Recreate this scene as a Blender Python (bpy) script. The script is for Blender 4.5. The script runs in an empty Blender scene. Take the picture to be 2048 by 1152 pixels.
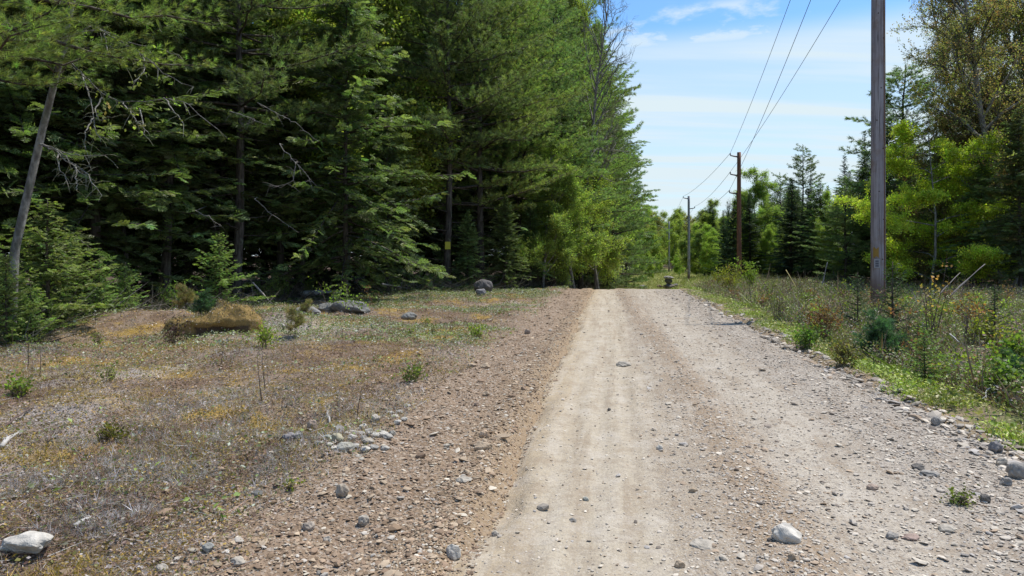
import bpy, math, random
import numpy as np
from mathutils import Vector

rnd = random.Random(7)
rg = np.random.default_rng(11)
C = bpy.context.scene.collection
CAM_H, F, HOR = 1.7, 1380.0, 510.0            # eye height, focal length and horizon row in photo pixels
SL = 0.143                                     # sideways run of the road per metre forward

# ---------------------------------------------------------------- helpers
def at(px, py, Y):
    return np.array([(px - 1024) / F * Y, Y, CAM_H + (HOR - py) / F * Y])

def sm(a, b, x):
    t = np.clip((np.asarray(x, float) - a) / (b - a), 0, 1)
    return t * t * (3 - 2 * t)

def hsh(ix, iy, s):
    h = np.sin(ix * 127.1 + iy * 311.7 + s * 74.7) * 43758.5453
    return h - np.floor(h)

def vn(x, y, s=0):
    x = np.asarray(x, float); y = np.asarray(y, float)
    ix = np.floor(x); iy = np.floor(y)
    fx = x - ix; fy = y - iy
    fx = fx * fx * (3 - 2 * fx); fy = fy * fy * (3 - 2 * fy)
    a = hsh(ix, iy, s); b = hsh(ix + 1, iy, s); c = hsh(ix, iy + 1, s); d = hsh(ix + 1, iy + 1, s)
    return (a * (1 - fx) + b * fx) * (1 - fy) + (c * (1 - fx) + d * fx) * fy

def dip(u, Y):
    s = sm(33.5, 47, Y)
    w = 1 - 0.8 * sm(4.5, 8, u) * (1 - sm(56, 72, Y))
    w = w * (1 - 0.6 * sm(3, 7, -u) * (1 - sm(60, 80, Y)))
    return -1.2 * s * w

def ground_z(X, Y):
    X = np.asarray(X, float); Y = np.asarray(Y, float)
    u = X - SL * Y
    z = dip(u, Y)
    off = np.maximum(sm(0.7, 1.6, -u), sm(3.2, 4.2, u))
    rough = off * (0.22 * (vn(X / 3.7, Y / 3.7, 1) - .5) + 0.16 * (vn(X / 1.1, Y / 1.1, 2) - .5) + 0.09 * (vn(X / .6, Y / .6, 12) - .5))
    fine = (0.3 + 0.7 * off) * (0.075 * (vn(X / .33, Y / .33, 3) - .5) + 0.05 * (vn(X / .16, Y / .16, 4) - .5))
    z = z + rough + fine
    z = z + 0.10 * sm(1.5, 5, -u) + 0.07 * np.exp(-((u + 2.2) / .45) ** 2) * (vn(X / 1.3, Y / 1.3, 9))
    z = z + 0.05 * np.exp(-((u + 1.05) / .16) ** 2) + 0.025 * np.exp(-((u - 3.5) / .16) ** 2)
    z = z - 0.14 * np.exp(-((u - 4.9) / .7) ** 2) + 0.05 * sm(5.5, 7, u)
    z = z + 0.30 * np.exp(-((X + 8.0) / 1.5) ** 2 - ((Y - 14.9) / .8) ** 2)
    z = z + 0.22 * np.exp(-((X + 5.4) / 1.4) ** 2 - ((Y - 15.4) / .9) ** 2)
    ins = sm(-0.98, -0.72, u) * (1 - sm(3.25, 3.5, u))
    return z - 0.10 * ins

def road_z(X, Y):
    X = np.asarray(X, float); Y = np.asarray(Y, float)
    u = X - SL * Y
    z = -1.2 * sm(33.5, 47, Y)
    z = z + 0.03 - 0.035 * ((u - 1.3) / 2.1) ** 2
    z = z + .010 * np.sin(u * 21 + 1.5 * vn(X * 0, Y / 3.0, 31) * 6) * np.exp(-((u - .1) / .7) ** 2) * vn(u * 2, Y / 4, 33) + .012 * (vn(u * 9, Y / 2.2, 35) - .5)
    z = z - 0.022 * np.exp(-((u - 0.0) / .38) ** 2) - 0.022 * np.exp(-((u - 1.65) / .45) ** 2)
    z = z + 0.03 * np.exp(-((u - 1.03 + .024 * np.maximum(Y - 8, 0)) / .2) ** 2)
    z = z + 0.014 * (vn(X / .5, Y / .9, 5) - .5) + 0.012 * (vn(X / .12, Y / .12, 6) - .5)
    wv = .34 * (vn(X / 1.6, Y / 1.6, 15) - .5) + .22 * (vn(X / .5, Y / .5, 18) - .5) + .12 * (vn(X / .17, Y / .17, 16) - .5)
    z = z - 0.12 * sm(3.25, 3.6, u + wv) - 0.10 * sm(0.72, 1.05, -u + wv)
    return z

def surf_z(X, Y):
    X = np.asarray(X, float); Y = np.asarray(Y, float)
    u = X - SL * Y
    r = np.where((u > -1.1) & (u < 3.6) & (Y < 60), road_z(X, Y), -99)
    return np.maximum(ground_z(X, Y), r)

class MB:                                       # collects triangles, then links them as one mesh object
    def __init__(s): s.V, s.F, s.K, s.n = [], [], [], 0
    def add(s, V, Fc, col):
        V = np.asarray(V, float).reshape(-1, 3); Fc = np.asarray(Fc, np.int64).reshape(-1, 3)
        col = np.asarray(col, float)
        if col.ndim == 1: col = np.broadcast_to(col, (len(V), 3))
        s.V.append(V); s.F.append(Fc + s.n); s.K.append(col); s.n += len(V)
    def tube(s, P, R, n=6, col=(.1, .08, .06), cap=True):
        P = np.asarray(P, float); m = len(P); R = np.broadcast_to(np.asarray(R, float), (m,))
        T = np.gradient(P, axis=0); T /= np.linalg.norm(T, axis=1)[:, None] + 1e-9
        ref = np.array([0, 0, 1.]) if abs(T[:, 2]).mean() < .8 else np.array([1., 0, 0])
        A = np.cross(T, ref); A /= np.linalg.norm(A, axis=1)[:, None] + 1e-9
        B = np.cross(T, A)
        a = np.arange(n) * 2 * math.pi / n
        V = P[:, None] + R[:, None, None] * (np.cos(a)[None, :, None] * A[:, None] + np.sin(a)[None, :, None] * B[:, None])
        V = V.reshape(-1, 3)
        i, j = np.meshgrid(np.arange(m - 1), np.arange(n), indexing='ij')
        a0 = i * n + j; a1 = i * n + (j + 1) % n
        Fc = np.concatenate([np.stack([a0, a1, a1 + n], -1).reshape(-1, 3), np.stack([a0, a1 + n, a0 + n], -1).reshape(-1, 3)])
        if cap:
            V = np.concatenate([V, P[:1], P[-1:]])
            k = np.arange(n); b = (m - 1) * n
            Fc = np.concatenate([Fc, np.stack([np.full(n, m * n), (k + 1) % n, k], -1), np.stack([np.full(n, m * n + 1), b + k, b + (k + 1) % n], -1)])
        s.add(V, Fc, col)
    def scatter(s, TV, TF, P, X, Z, S, col):    # template copies: x axis along X, z axis near Z, scale S, colour per copy
        P = np.asarray(P, float); n = len(P)
        if n == 0: return
        X = X / (np.linalg.norm(X, axis=1)[:, None] + 1e-9)
        Yv = np.cross(Z, X); Yv /= np.linalg.norm(Yv, axis=1)[:, None] + 1e-9
        Zv = np.cross(X, Yv)
        S = np.asarray(S, float)
        if S.ndim == 1: S = np.repeat(S[:, None], 3, 1)
        k = len(TV)
        L = TV[None] * S[:, None, :]
        V = P[:, None] + L[..., 0:1] * X[:, None] + L[..., 1:2] * Yv[:, None] + L[..., 2:3] * Zv[:, None]
        Fc = (TF[None] + (np.arange(n) * k)[:, None, None]).reshape(-1, 3)
        s.add(V.reshape(-1, 3), Fc, np.repeat(np.broadcast_to(col, (n, 3)), k, 0))
    def mesh(s, name, m, smooth=False):
        V = np.concatenate(s.V); Fc = np.concatenate(s.F); K = np.concatenate(s.K)
        me = bpy.data.meshes.new(name)
        me.vertices.add(len(V)); me.vertices.foreach_set('co', V.astype(np.float32).ravel())
        me.loops.add(len(Fc) * 3); me.loops.foreach_set('vertex_index', Fc.astype(np.int32).ravel())
        me.polygons.add(len(Fc)); me.polygons.foreach_set('loop_start', np.arange(0, len(Fc) * 3, 3, dtype=np.int32))
        me.polygons.foreach_set('use_smooth', np.full(len(Fc), smooth))
        at_ = me.attributes.new('col', 'FLOAT_COLOR', 'POINT')
        at_.data.foreach_set('color', np.concatenate([K, np.ones((len(K), 1))], 1).astype(np.float32).ravel())
        me.update(calc_edges=True)
        me.materials.append(m)
        return me
    def build(s, name, m, parent=None, smooth=False):
        return put(name, s.mesh(name, m, smooth), parent)

def put(name, me, parent=None):
    o = bpy.data.objects.new(name, me); C.objects.link(o)
    if parent is not None: o.parent = parent
    return o

def tag(o, label=None, cat=None, group=None, kind=None):
    if label: o['label'] = label
    if cat: o['category'] = cat
    if group: o['group'] = group
    if kind: o['kind'] = kind
    return o

def empty(name, loc, label, cat, group=None, rz=0, sc=1):
    o = bpy.data.objects.new(name, None); C.objects.link(o)
    o.location = tuple(float(v) for v in loc); o.rotation_euler = (0, 0, rz)
    o.scale = (sc, sc, sc) if not hasattr(sc, '__len__') else sc
    o.empty_display_size = .2
    return tag(o, label, cat, group)

# ---------------------------------------------------------------- materials
def newmat(name):
    m = bpy.data.materials.new(name); m.use_nodes = True
    nt = m.node_tree
    for n in list(nt.nodes): nt.nodes.remove(n)
    return m, nt

class NT:                                       # small wrapper for writing node graphs
    def __init__(s, nt): s.nt = nt
    def n(s, t, ins=None, **kw):
        nd = s.nt.nodes.new(t)
        for k, v in kw.items(): setattr(nd, k, v)
        for k, v in (ins or {}).items():
            if hasattr(v, 'is_linked') or hasattr(v, 'links'): s.nt.links.new(v, nd.inputs[k])
            else: nd.inputs[k].default_value = v
        return nd
    def math(s, op, a, b=0.0, c=None, clamp=False):
        d = {0: a, 1: b}
        if c is not None: d[2] = c
        return s.n('ShaderNodeMath', d, operation=op, use_clamp=clamp).outputs[0]
    def noise(s, vec, scale, detail=4, rough=.55, off=0.0, color=False):
        if off: vec = s.n('ShaderNodeVectorMath', {0: vec, 1: (off, off * 1.7, off * .3)}, operation='ADD').outputs[0]
        nd = s.n('ShaderNodeTexNoise', {'Vector': vec, 'Scale': scale, 'Detail': detail, 'Roughness': rough})
        return nd.outputs[1 if color else 0]
    def step(s, v, a, b):
        return s.n('ShaderNodeMapRange', {0: v, 1: a, 2: b, 3: 0.0, 4: 1.0}, interpolation_type='SMOOTHSTEP').outputs[0]
    def mix(s, f, a, b, blend='MIX'):
        nd = s.nt.nodes.new('ShaderNodeMix'); nd.data_type = 'RGBA'; nd.blend_type = blend
        for i, v in ((0, f), (6, a), (7, b)):
            if hasattr(v, 'links'): s.nt.links.new(v, nd.inputs[i])
            else: nd.inputs[i].default_value = (*v, 1) if hasattr(v, '__len__') and len(v) == 3 else v
        return nd.outputs[2]
    def out(s, sh):
        o = s.nt.nodes.new('ShaderNodeOutputMaterial'); s.nt.links.new(sh, o.inputs[0])
    def bsdf(s, col, rough=.9, normal=None, spec=.3):
        d = {'Base Color': col, 'Roughness': rough, 'Specular IOR Level': spec}
        if normal is not None: d['Normal'] = normal
        return s.n('ShaderNodeBsdfPrincipled', d).outputs[0]
    def bump(s, h, strength=.5, dist=.02):
        return s.n('ShaderNodeBump', {'Height': h, 'Strength': strength, 'Distance': dist}).outputs[0]

def leaf_mat(name, trans=.35, rough=.5, vary=.35, sat=1.0, hue=.485):
    m, nt = newmat(name); N = NT(nt)
    col = N.n('ShaderNodeAttribute', attribute_name='col').outputs[0]
    r = N.n('ShaderNodeObjectInfo').outputs['Random']
    pos = N.n('ShaderNodeNewGeometry').outputs['Position']
    nz = N.noise(pos, .9, 3)
    v = N.math('MULTIPLY_ADD', r, vary, 1 - vary * .5)
    v = N.math('MULTIPLY', v, N.math('MULTIPLY_ADD', nz, .9, .55))
    hs = N.n('ShaderNodeHueSaturation', {'Hue': N.math('MULTIPLY_ADD', r, .03, hue), 'Saturation': sat, 'Value': v, 'Color': col}).outputs[0]
    a = N.bsdf(hs, rough, spec=.35)
    tc = N.mix(1.0, hs, (1.15, 1.4, .6), 'MULTIPLY')
    t = N.n('ShaderNodeBsdfTranslucent', {'Color': tc}).outputs[0]
    N.out(N.n('ShaderNodeMixShader', {0: trans, 1: a, 2: t}).outputs[0])
    return m

def attr_mat(name, rough=.85, spec=.25, bump_scale=None, bump=.4, dist=.01, mottled=.5):
    m, nt = newmat(name); N = NT(nt)
    col = N.n('ShaderNodeAttribute', attribute_name='col').outputs[0]
    tc = N.n('ShaderNodeNewGeometry').outputs['Position']
    nz = N.noise(tc, bump_scale or 40, 6, .65)
    v = N.math('MULTIPLY_ADD', nz, 2 * mottled, 1 - mottled)
    c = N.n('ShaderNodeHueSaturation', {'Value': v, 'Color': col}).outputs[0]
    nm = N.bump(nz, bump, dist) if bump_scale else None
    N.out(N.bsdf(c, rough, nm, spec))
    return m

def bark_mat(name, c1, c2, sx=14, sz=2.2):
    m, nt = newmat(name); N = NT(nt)
    p = N.n('ShaderNodeTexCoord').outputs['Object']
    mp = N.n('ShaderNodeMapping', {'Vector': p, 'Scale': (sx, sx, sz)}).outputs[0]
    a = N.noise(mp, 1.0, 6, .65)
    b = N.noise(p, 3.0, 4, .6, 5)
    c = N.mix(N.step(a, .35, .68), c1, c2)
    c = N.mix(N.step(b, .55, .75), c, (.14, .15, .11))
    N.out(N.bsdf(c, .92, N.bump(a, .9, .03), .2))
    return m

M = {}
M['needle'] = leaf_mat('needles', .46, .5, .35, .85, .478)
M['leaf'] = leaf_mat('leaves', .55, .5, .35, .93, .474)
M['cover'] = leaf_mat('ground_leaves', .22, .5, .0, .95)
M['stone'] = attr_mat('stone', .9, .2, 16, 1.0, .02, .5)
M['gravel'] = attr_mat('gravel', .9, .2, None, mottled=.15)
M['twig'] = attr_mat('twig', .9, .2, None, mottled=.3)
M['bark'] = bark_mat('bark_dark', (.035, .028, .022), (.12, .10, .085))
M['bark_grey'] = bark_mat('bark_grey', (.11, .10, .09), (.30, .285, .26), 9, 4)
M['bark_twig'] = bark_mat('bark_twig', (.14, .125, .115), (.30, .27, .25), 9, 4)
M['bark_young'] = bark_mat('bark_young', (.06, .045, .035), (.13, .10, .075), 30, 8)

# ---------------------------------------------------------------- leaf templates
def tmpl(tris):
    V = np.array(tris, float).reshape(-1, 3)
    return V, np.arange(len(V)).reshape(-1, 3)

def needle_tuft(n, ln, w, spread, seed):
    r = np.random.default_rng(seed); T = []
    for i in range(n):
        a = r.uniform(0, 2 * math.pi); s = r.uniform(.25, 1) * spread
        d = np.array([math.cos(s), math.sin(s) * math.cos(a), math.sin(s) * math.sin(a)])
        q = np.cross(d, r.normal(size=3)); q /= np.linalg.norm(q)
        l = ln * r.uniform(.75, 1.1); b = np.array([r.uniform(-.4, .1) * ln, 0, 0])
        T.append([b - q * w * .5, b + q * w * .5, b + d * l])
    return tmpl(T)

def spray(n, w, seed, ang=48, lift=.06, sub=True):   # a flat feathery frond of unit length
    r = np.random.default_rng(seed); T = []
    T.append([[0, -w * .5, 0], [0, w * .5, 0], [1, 0, -.06]])
    for i in range(n):
        t = .06 + .92 * i / n
        for sd in (-1, 1):
            l = .50 * (1 - t) ** .8 * r.uniform(.75, 1.15) + .08
            a = math.radians(ang + r.uniform(-9, 9))
            b = np.array([t, 0, -.06 * t * t])
            d = np.array([math.cos(a), sd * math.sin(a), r.uniform(-.12, .12)])
            q = np.array([-sd * math.sin(a), math.cos(a), 0]) * w * .5
            q = np.array([math.sin(a) * -sd, math.cos(a), 0]) * w * .55
            T.append([b - q, b + d * l * .45 + q * .9 + [0, 0, lift * r.uniform(-1, 1)], b + d * l])
            T.append([b - q, b + d * l, b + d * l * .45 - q * .9 + [0, 0, lift * r.uniform(-1, 1)]])
    return tmpl(T)

def leaf_cluster(n, size, rad, seed, flat=.5, droop=0.):
    r = np.random.default_rng(seed); T = []
    for i in range(n):
        c = r.normal(size=3) * rad * np.array([1, 1, .7]); c[0] += rad * .5
        d = r.normal(size=3); d[2] *= (1 - flat); d[2] -= droop; d /= np.linalg.norm(d)
        nn = r.normal(size=3) * (1 - flat) + np.array([0, 0, 1.2]) * flat + r.normal(size=3) * .3
        q = np.cross(nn, d); q /= np.linalg.norm(q) + 1e-9
        up = np.cross(d, q); s = size * r.uniform(.65, 1.2)
        m_ = c + d * s * .45; tip = c + d * s
        T.append([c, m_ + q * s * .36 + up * s * .1, tip]); T.append([c, tip, m_ - q * s * .36 + up * s * .1])
    return tmpl(T)

TUFT = [needle_tuft(11, .125, .011, .75, 1), needle_tuft(11, .115, .011, .95, 2)]
TUFT_BIG = [needle_tuft(13, .17, .016, .8, 5), needle_tuft(13, .16, .016, 1.0, 6)]
TUFT_MID = [needle_tuft(20, .125, .0065, .8, 7), needle_tuft(20, .12, .0065, 1.0, 8)]
TUFT_FINE = [needle_tuft(22, .11, .0045, .85, 3), needle_tuft(22, .10, .0045, 1.05, 4)]
SPRAY = [spray(8, .085, 1), spray(8, .085, 2, 42)]
SPRAY_FIR = [spray(7, .10, 3, 55, .12), spray(7, .10, 4, 50, .14)]
CLUS = [leaf_cluster(7, .088, .13, 1), leaf_cluster(7, .088, .14, 2)]
CLUS_S = [leaf_cluster(6, .055, .07, 3, .3), leaf_cluster(6, .055, .07, 4, .3)]
CLUS_D = [leaf_cluster(3, .075, .03, 5, .1, 1.1), leaf_cluster(4, .07, .035, 6, .1, 1.1)]

def vary(base, n, amt=.25, g=None):
    g = g or rg
    c = np.asarray(base, float)[None] * (1 + amt * g.normal(size=(n, 1))).clip(.35, 1.9)
    return c * (1 + .10 * g.normal(size=(n, 3))).clip(.6, 1.4)

def emit(mb, T, P, D, U, S, cols, g):           # share the points between the variants of a template
    P = np.array(P); D = np.array(D); U = np.array(U); S = np.array(S)
    if len(P) == 0: return
    k = g.integers(0, len(T), len(P))
    for i, (TV, TF) in enumerate(T):
        q = k == i
        mb.scatter(TV, TF, P[q], D[q], U[q], S[q], cols[q])

# ---------------------------------------------------------------- trees: each returns (trunk mesh, crown mesh)
BARKC = (.09, .075, .06)
def pine(seed, H, c0, rmax, col, lean=0., dense=1., T=TUFT, tuft_gap=.11, whorl=.62, bark='bark', prof=.75, dead=True):
    g = np.random.default_rng(seed); tr, cr = MB(), MB()
    k = 14; zz = np.linspace(0, H, k); wob = np.cumsum(g.normal(0, .05, (k, 2)), 0) * H / 18
    wob[:, 0] += lean * zz; wob -= wob[0]
    TP = np.c_[wob, zz]; r0 = .0085 * H + .02 * min(1, H / 6)
    RR = r0 * (1 - zz / H) ** .85 + .012 * min(1, H / 6); RR[0] *= 1.35
    tr.tube(np.r_[[[0, 0, -.4]], TP], np.r_[RR[0], RR], 9)
    tp = lambda h: np.array([np.interp(h, zz, TP[:, 0]), np.interp(h, zz, TP[:, 1]), h])
    P, D, U, S = [], [], [], []
    def branch(h, L, az, el, live=True):
        b = tp(h); m = 7; t = np.linspace(0, 1, m)
        hz = np.array([math.cos(az), math.sin(az), 0]); sag = g.uniform(-.12, .10)
        B = b + np.outer(t * L * math.cos(el), hz) + np.c_[np.zeros(m), np.zeros(m), L * (math.sin(el) * t + sag * t + .14 * t ** 2.2)]
        B[1:] += g.normal(0, .02 * L, (m - 1, 3)) * t[1:, None]
        rb = min(.014 * L + .004, .5 * np.interp(h, zz, RR))
        tr.tube(B, rb * (1 - .85 * t), 4, cap=False)
        if not live:
            for _ in range(int(L * 4)):
                tt = g.uniform(.2, 1); q = B[0] + (B[-1] - B[0]) * tt
                d = hz * g.uniform(.2, .8) + g.normal(0, .5, 3); l = g.uniform(.15, .5) * L * .4
                tr.tube([q, q + d * l * .5 + [0, 0, -.03], q + d * l], [.006, .005, .003], 3, cap=False)
            return
        n2 = max(3, int(L * 5.2 * dense)); perp = np.cross([0, 0, 1], hz)
        for i in range(n2):
            tt = .22 + .80 * (i + g.uniform(0, 1)) / n2; tt = min(tt, 1)
            q = np.array([np.interp(tt, t, B[:, c]) for c in range(3)])
            sd = 1 if i % 2 else -1
            d = hz * .75 + perp * sd * g.uniform(.3, 1.0) + np.array([0, 0, g.uniform(.0, .45)]); d /= np.linalg.norm(d)
            l2 = (.30 * L * (1.15 - tt) + .22 * min(1, H / 5 + .25)) * g.uniform(.6, 1.2)
            e = q + d * l2 + [0, 0, .08 * l2]
            cr.tube([q, e], [.006, .003], 3, BARKC, False)
            nt_ = max(3, int(l2 / tuft_gap)); ts = np.linspace(.15, 1, nt_)
            for s_ in ts:
                for _ in range(1 if s_ < .45 else 2):
                    P.append(q + (e - q) * s_ + g.normal(0, .035, 3)); dd = d + g.normal(0, .42, 3) + [0, 0, .2]
                    D.append(dd); U.append(g.normal(0, 1, 3)); S.append(g.uniform(.8, 1.25))
    h = c0
    while h < H - min(.4, .08 * H):
        rel = (h - c0) / (H - c0)
        L = rmax * ((1 - rel) ** prof) * (.55 + .45 * min(1, rel * 6 + .35)) + .25 * min(1, H / 6)
        nb = g.integers(4, 7); a0 = g.uniform(0, 6.28)
        for j in range(nb):
            branch(h + g.uniform(-.12, .12), L * g.uniform(.55, 1.12), a0 + j * 6.283 / nb + g.normal(0, .25), math.radians(-4 + 34 * rel + g.normal(0, 6)))
        h += whorl * g.uniform(.75, 1.25) * (1 - .35 * rel)
    if dead:
        h = .8
        while h < c0:
            branch(h, g.uniform(.4, 1.0) * rmax * .42, g.uniform(0, 6.28), math.radians(g.uniform(-18, 8)), False); h += g.uniform(.18, .5)
    for s_ in range(5):
        P.append(tp(H - .08 * s_)); D.append([g.normal(0, .4), g.normal(0, .4), 1]); U.append(g.normal(0, 1, 3)); S.append(1.1)
    emit(cr, T, P, D, U, S, vary(col, len(P), .28, g), g)
    return tr.mesh('trunk', M[bark], True), cr.mesh('crown', M['needle'])

def fir(seed, H, c0, rmax, col, droop=.25, T=SPRAY, dense=1., whorl=.26, sp=.42, el0=-8, el1=45, prof=.8, bark='bark', tipc=None, thin=1., ragged=.36):
    g = np.random.default_rng(seed); tr, cr = MB(), MB()
    k = 12; zz = np.linspace(0, H, k); wob = np.cumsum(g.normal(0, .025, (k, 2)), 0) * H / 14; wob -= wob[0]
    TP = np.c_[wob, zz]; RR = (.010 * H + .006) * (1 - zz / H) ** .9 + .006; RR[0] *= 1.3
    tr.tube(np.r_[[[0, 0, -.3]], TP], np.r_[RR[0], RR], 8)
    P, D, U, S, K = [], [], [], [], []
    h = c0
    col = np.array(col); tip = np.array(tipc if tipc is not None else col * 1.6)
    while h < H - .05:
        rel = (h - c0) / (H - c0)
        L0 = rmax * (1 - rel) ** prof * (.6 + .4 * min(1, rel * 8 + .4)) + .06 * min(1, H / 5)
        nb = max(3, int(g.integers(5, 8) * thin)); a0 = g.uniform(0, 6.28); wh = whorl * (.5 if H > 5 else .15)
        for j in range(nb):
            L = L0 * max(.3, 1 + g.normal(0, ragged)); az = a0 + j * 6.283 / nb + g.normal(0, .3)
            el = math.radians(el0 + (el1 - el0) * rel + g.normal(0, 11 if H > 5 else 6))
            hz = np.array([math.cos(az), math.sin(az), 0]); perp = np.cross([0, 0, 1], hz)
            b = np.array([np.interp(h, zz, TP[:, 0]), np.interp(h, zz, TP[:, 1]), max(h + g.uniform(-wh, wh), .02)])
            m = 5; t = np.linspace(0, 1, m)
            B = b + np.outer(t * L * math.cos(el), hz) + np.c_[np.zeros(m), np.zeros(m), L * (math.sin(el) * t - droop * t ** 2 * .8 + droop * .35 * t ** 4)]
            tr.tube(B, (.011 * L + .002) * (1 - .8 * t), 3, cap=False)
            n2 = max(2, int(L * 7.5 * dense / max(sp, .12) * .42)); s_l = sp * min(1., .35 + L / 2.2)
            for i in range(n2 + 1):
                tt = .12 + .88 * i / max(n2, 1) if i < n2 else 1.0
                q = np.array([np.interp(tt, t, B[:, c]) for c in range(3)])
                sd = (1 if i % 2 else -1) * (0 if i == n2 else 1)
                d = hz * (.55 + .5 * tt) + perp * sd * g.uniform(.5, 1.0) + np.array([0, 0, -droop * .6 * tt + g.normal(0, .22)])
                P.append(q); D.append(d); U.append(np.array([0, 0, 1]) + g.normal(0, .45, 3))
                S.append(s_l * g.uniform(.7, 1.2) * (1.1 - .25 * tt)); K.append(tt ** 3 * g.uniform(.2, 1))
        h += whorl * g.uniform(.8, 1.2) * (1 - .3 * rel)
    K = np.array(K)[:, None]
    cols = vary(col, len(P), .22, g) * (1 - K) + vary(tip, len(P), .2, g) * K
    emit(cr, T, P, D, U, S, cols, g)
    return tr.mesh('trunk', M[bark], True), cr.mesh('crown', M['needle'])

def broadleaf(seed, H, spread, col, T=CLUS, levels=4, flat=.0, c0=.25, nleaf=1.0, bark='bark_grey', leafless=False, col2=None, up=.25, size=1., step=.16):
    g = np.random.default_rng(seed); tr, cr = MB(), MB()
    P, D, U, S = [], [], [], []
    def grow(p, d, L, r, lev):
        m = 5; Q = [p]; dd = d.copy()
        for i in range(m - 1):
            dd = dd + g.normal(0, .13, 3) + np.array([0, 0, up * (.12 if lev else .05)])
            if lev >= 1 and flat: dd[2] *= (1 - flat * .5)
            dd /= np.linalg.norm(dd); Q.append(Q[-1] + dd * L / (m - 1))
        Q = np.array(Q); t = np.linspace(0, 1, m)
        (tr if lev < 2 else cr).tube(Q, r * (1 - .6 * t) if lev else r * (1 - .8 * t), 7 if lev == 0 else 4 if lev == 1 else 3, (.13, .115, .10) if lev >= 2 and not leafless else (.27, .24, .22) if leafless else BARKC, False)
        if lev >= levels - 1 and not leafless:
            n = max(1, int(L / step * nleaf))
            for i in range(n):
                tt = g.uniform(.15, 1); q = np.array([np.interp(tt, t, Q[:, c]) for c in range(3)])
                P.append(q + g.normal(0, .05, 3)); D.append(dd + g.normal(0, .6, 3)); U.append(np.array([0, 0, 1.]) + g.normal(0, .35, 3)); S.append(g.uniform(.75, 1.25) * size)
        if lev < levels:
            if lev == 0: nb = int(H * 2.1) if H > 3 else int(5 + H * 2)
            else: nb = int(g.integers(4, 7)) - (1 if leafless else 0)
            for i in range(nb):
                tt = c0 + (1 - c0) * (i + g.uniform(0, .9)) / nb if lev == 0 else g.uniform(.25, 1)
                q = np.array([np.interp(tt, t, Q[:, c]) for c in range(3)])
                az = g.uniform(0, 6.283)
                if lev == 0:
                    el = math.radians(g.uniform(15, 45) + 35 * tt) * (1 - flat * .8)
                    nd = np.array([math.cos(az) * math.cos(el), math.sin(az) * math.cos(el), math.sin(el)])
                    nl = spread * g.uniform(.6, 1.1) * (1.05 - .6 * abs(tt - .45) - .35 * tt)
                else:
                    rv = g.normal(0, 1, 3); rv[2] *= (1 - flat * .8); nd = d * .0 + dd * .8 + rv * .55; nd /= np.linalg.norm(nd)
                    nl = L * g.uniform(.4, .7)
                grow(q, nd, nl, (r * .45 if lev == 0 else r * .55) * (1 - .5 * tt) + .003, lev + 1)
    grow(np.array([0, 0, -.2]), np.array([g.normal(0, .03), g.normal(0, .03), 1.]), H + .2, .010 * H + .012, 0)
    if P:
        cols = vary(col, len(P), .22, g)
        if col2 is not None:
            k = (g.uniform(size=len(P)) < .4)[:, None]; cols = np.where(k, vary(col2, len(P), .22, g), cols)
        emit(cr, T, P, D, U, S, cols, g)
    return tr.mesh('trunk', M[bark], True), cr.mesh('crown', M['leaf'])

# needle and leaf colours (albedo)
PINE = (.225, .30, .07); PINE_B = (.17, .24, .08); PINE_Y = (.20, .25, .045); HEM = (.115, .165, .045); HEM_T = (.24, .34, .10)
FIRC = (.042, .075, .036); SPR = (.165, .235, .045); SPR_T = (.30, .40, .06); YG = (.29, .375, .065); GRN = (.22, .29, .07)
ORA = (.38, .27, .11); OLV = (.27, .27, .08); LIME = (.42, .47, .03)

PR = {}
PR['pine'] = [pine(1, 17.5, 4.0, 5.2, PINE, T=TUFT_BIG, tuft_gap=.15, prof=.55, dense=1.2, whorl=.72), pine(2, 17, 4.6, 4.8, PINE, T=TUFT_BIG, tuft_gap=.15, prof=.55, dense=1.2, whorl=.72), pine(3, 16, 2.0, 3.8, PINE_B, T=TUFT_BIG, tuft_gap=.15, prof=.6, dense=1.2),
              pine(22, 14, 4.5, 3.7, PINE_Y, T=TUFT_MID, tuft_gap=.10, whorl=.5, dense=1.4, dead=False), pine(23, 16.5, 6.0, 4.6, PINE_B, T=TUFT_BIG, tuft_gap=.14, prof=.5, dense=1.3)]
PR['pine_mid'] = [pine(4, 11, .5, 3.0, PINE_B, T=TUFT_BIG, tuft_gap=.15, prof=.6, dense=1.3), pine(5, 12, 1.2, 2.7, PINE_B, T=TUFT_BIG, tuft_gap=.15, prof=.6, dense=1.3)]
PR['hemlock'] = [fir(6, 14, 1.5, 3.1, HEM, tipc=HEM_T, sp=.46), fir(7, 13, 2.3, 2.9, HEM, tipc=HEM_T, sp=.42), fir(8, 15, 3.4, 3.0, HEM, sp=.46)]
PR['hero_hemlock'] = [fir(36, 13, 1.5, 3.4, (.10, .15, .042), tipc=(.30, .38, .10), sp=.55, whorl=.33, ragged=.45, droop=.36)]  # brighter hemlock copy: sunlight on the limb tips put into their colour
PR['fir'] = [fir(9, 10, .3, 1.7, FIRC, .08, SPRAY_FIR, el0=-12, el1=50, sp=.36, whorl=.24), fir(10, 13, .8, 1.5, FIRC, .08, SPRAY_FIR, el0=-15, el1=50, sp=.36, whorl=.27)]
PR['maple'] = [broadleaf(11, 9, 3.2, YG, c0=.12, nleaf=1.9, size=1.15), broadleaf(12, 11, 3.4, GRN, col2=YG, c0=.10, nleaf=1.9, size=1.15), broadleaf(13, 8.5, 4.0, LIME, flat=.6, c0=.06, nleaf=2.2, size=1.1)]
PR['budding'] = [broadleaf(14, 14, 3.6, (.30, .31, .10), CLUS_S, col2=ORA, nleaf=1.1, c0=.25, size=1.15), broadleaf(15, 12, 3.6, OLV, CLUS_S, col2=ORA, nleaf=2.2, c0=.08, size=1.3)]
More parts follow.
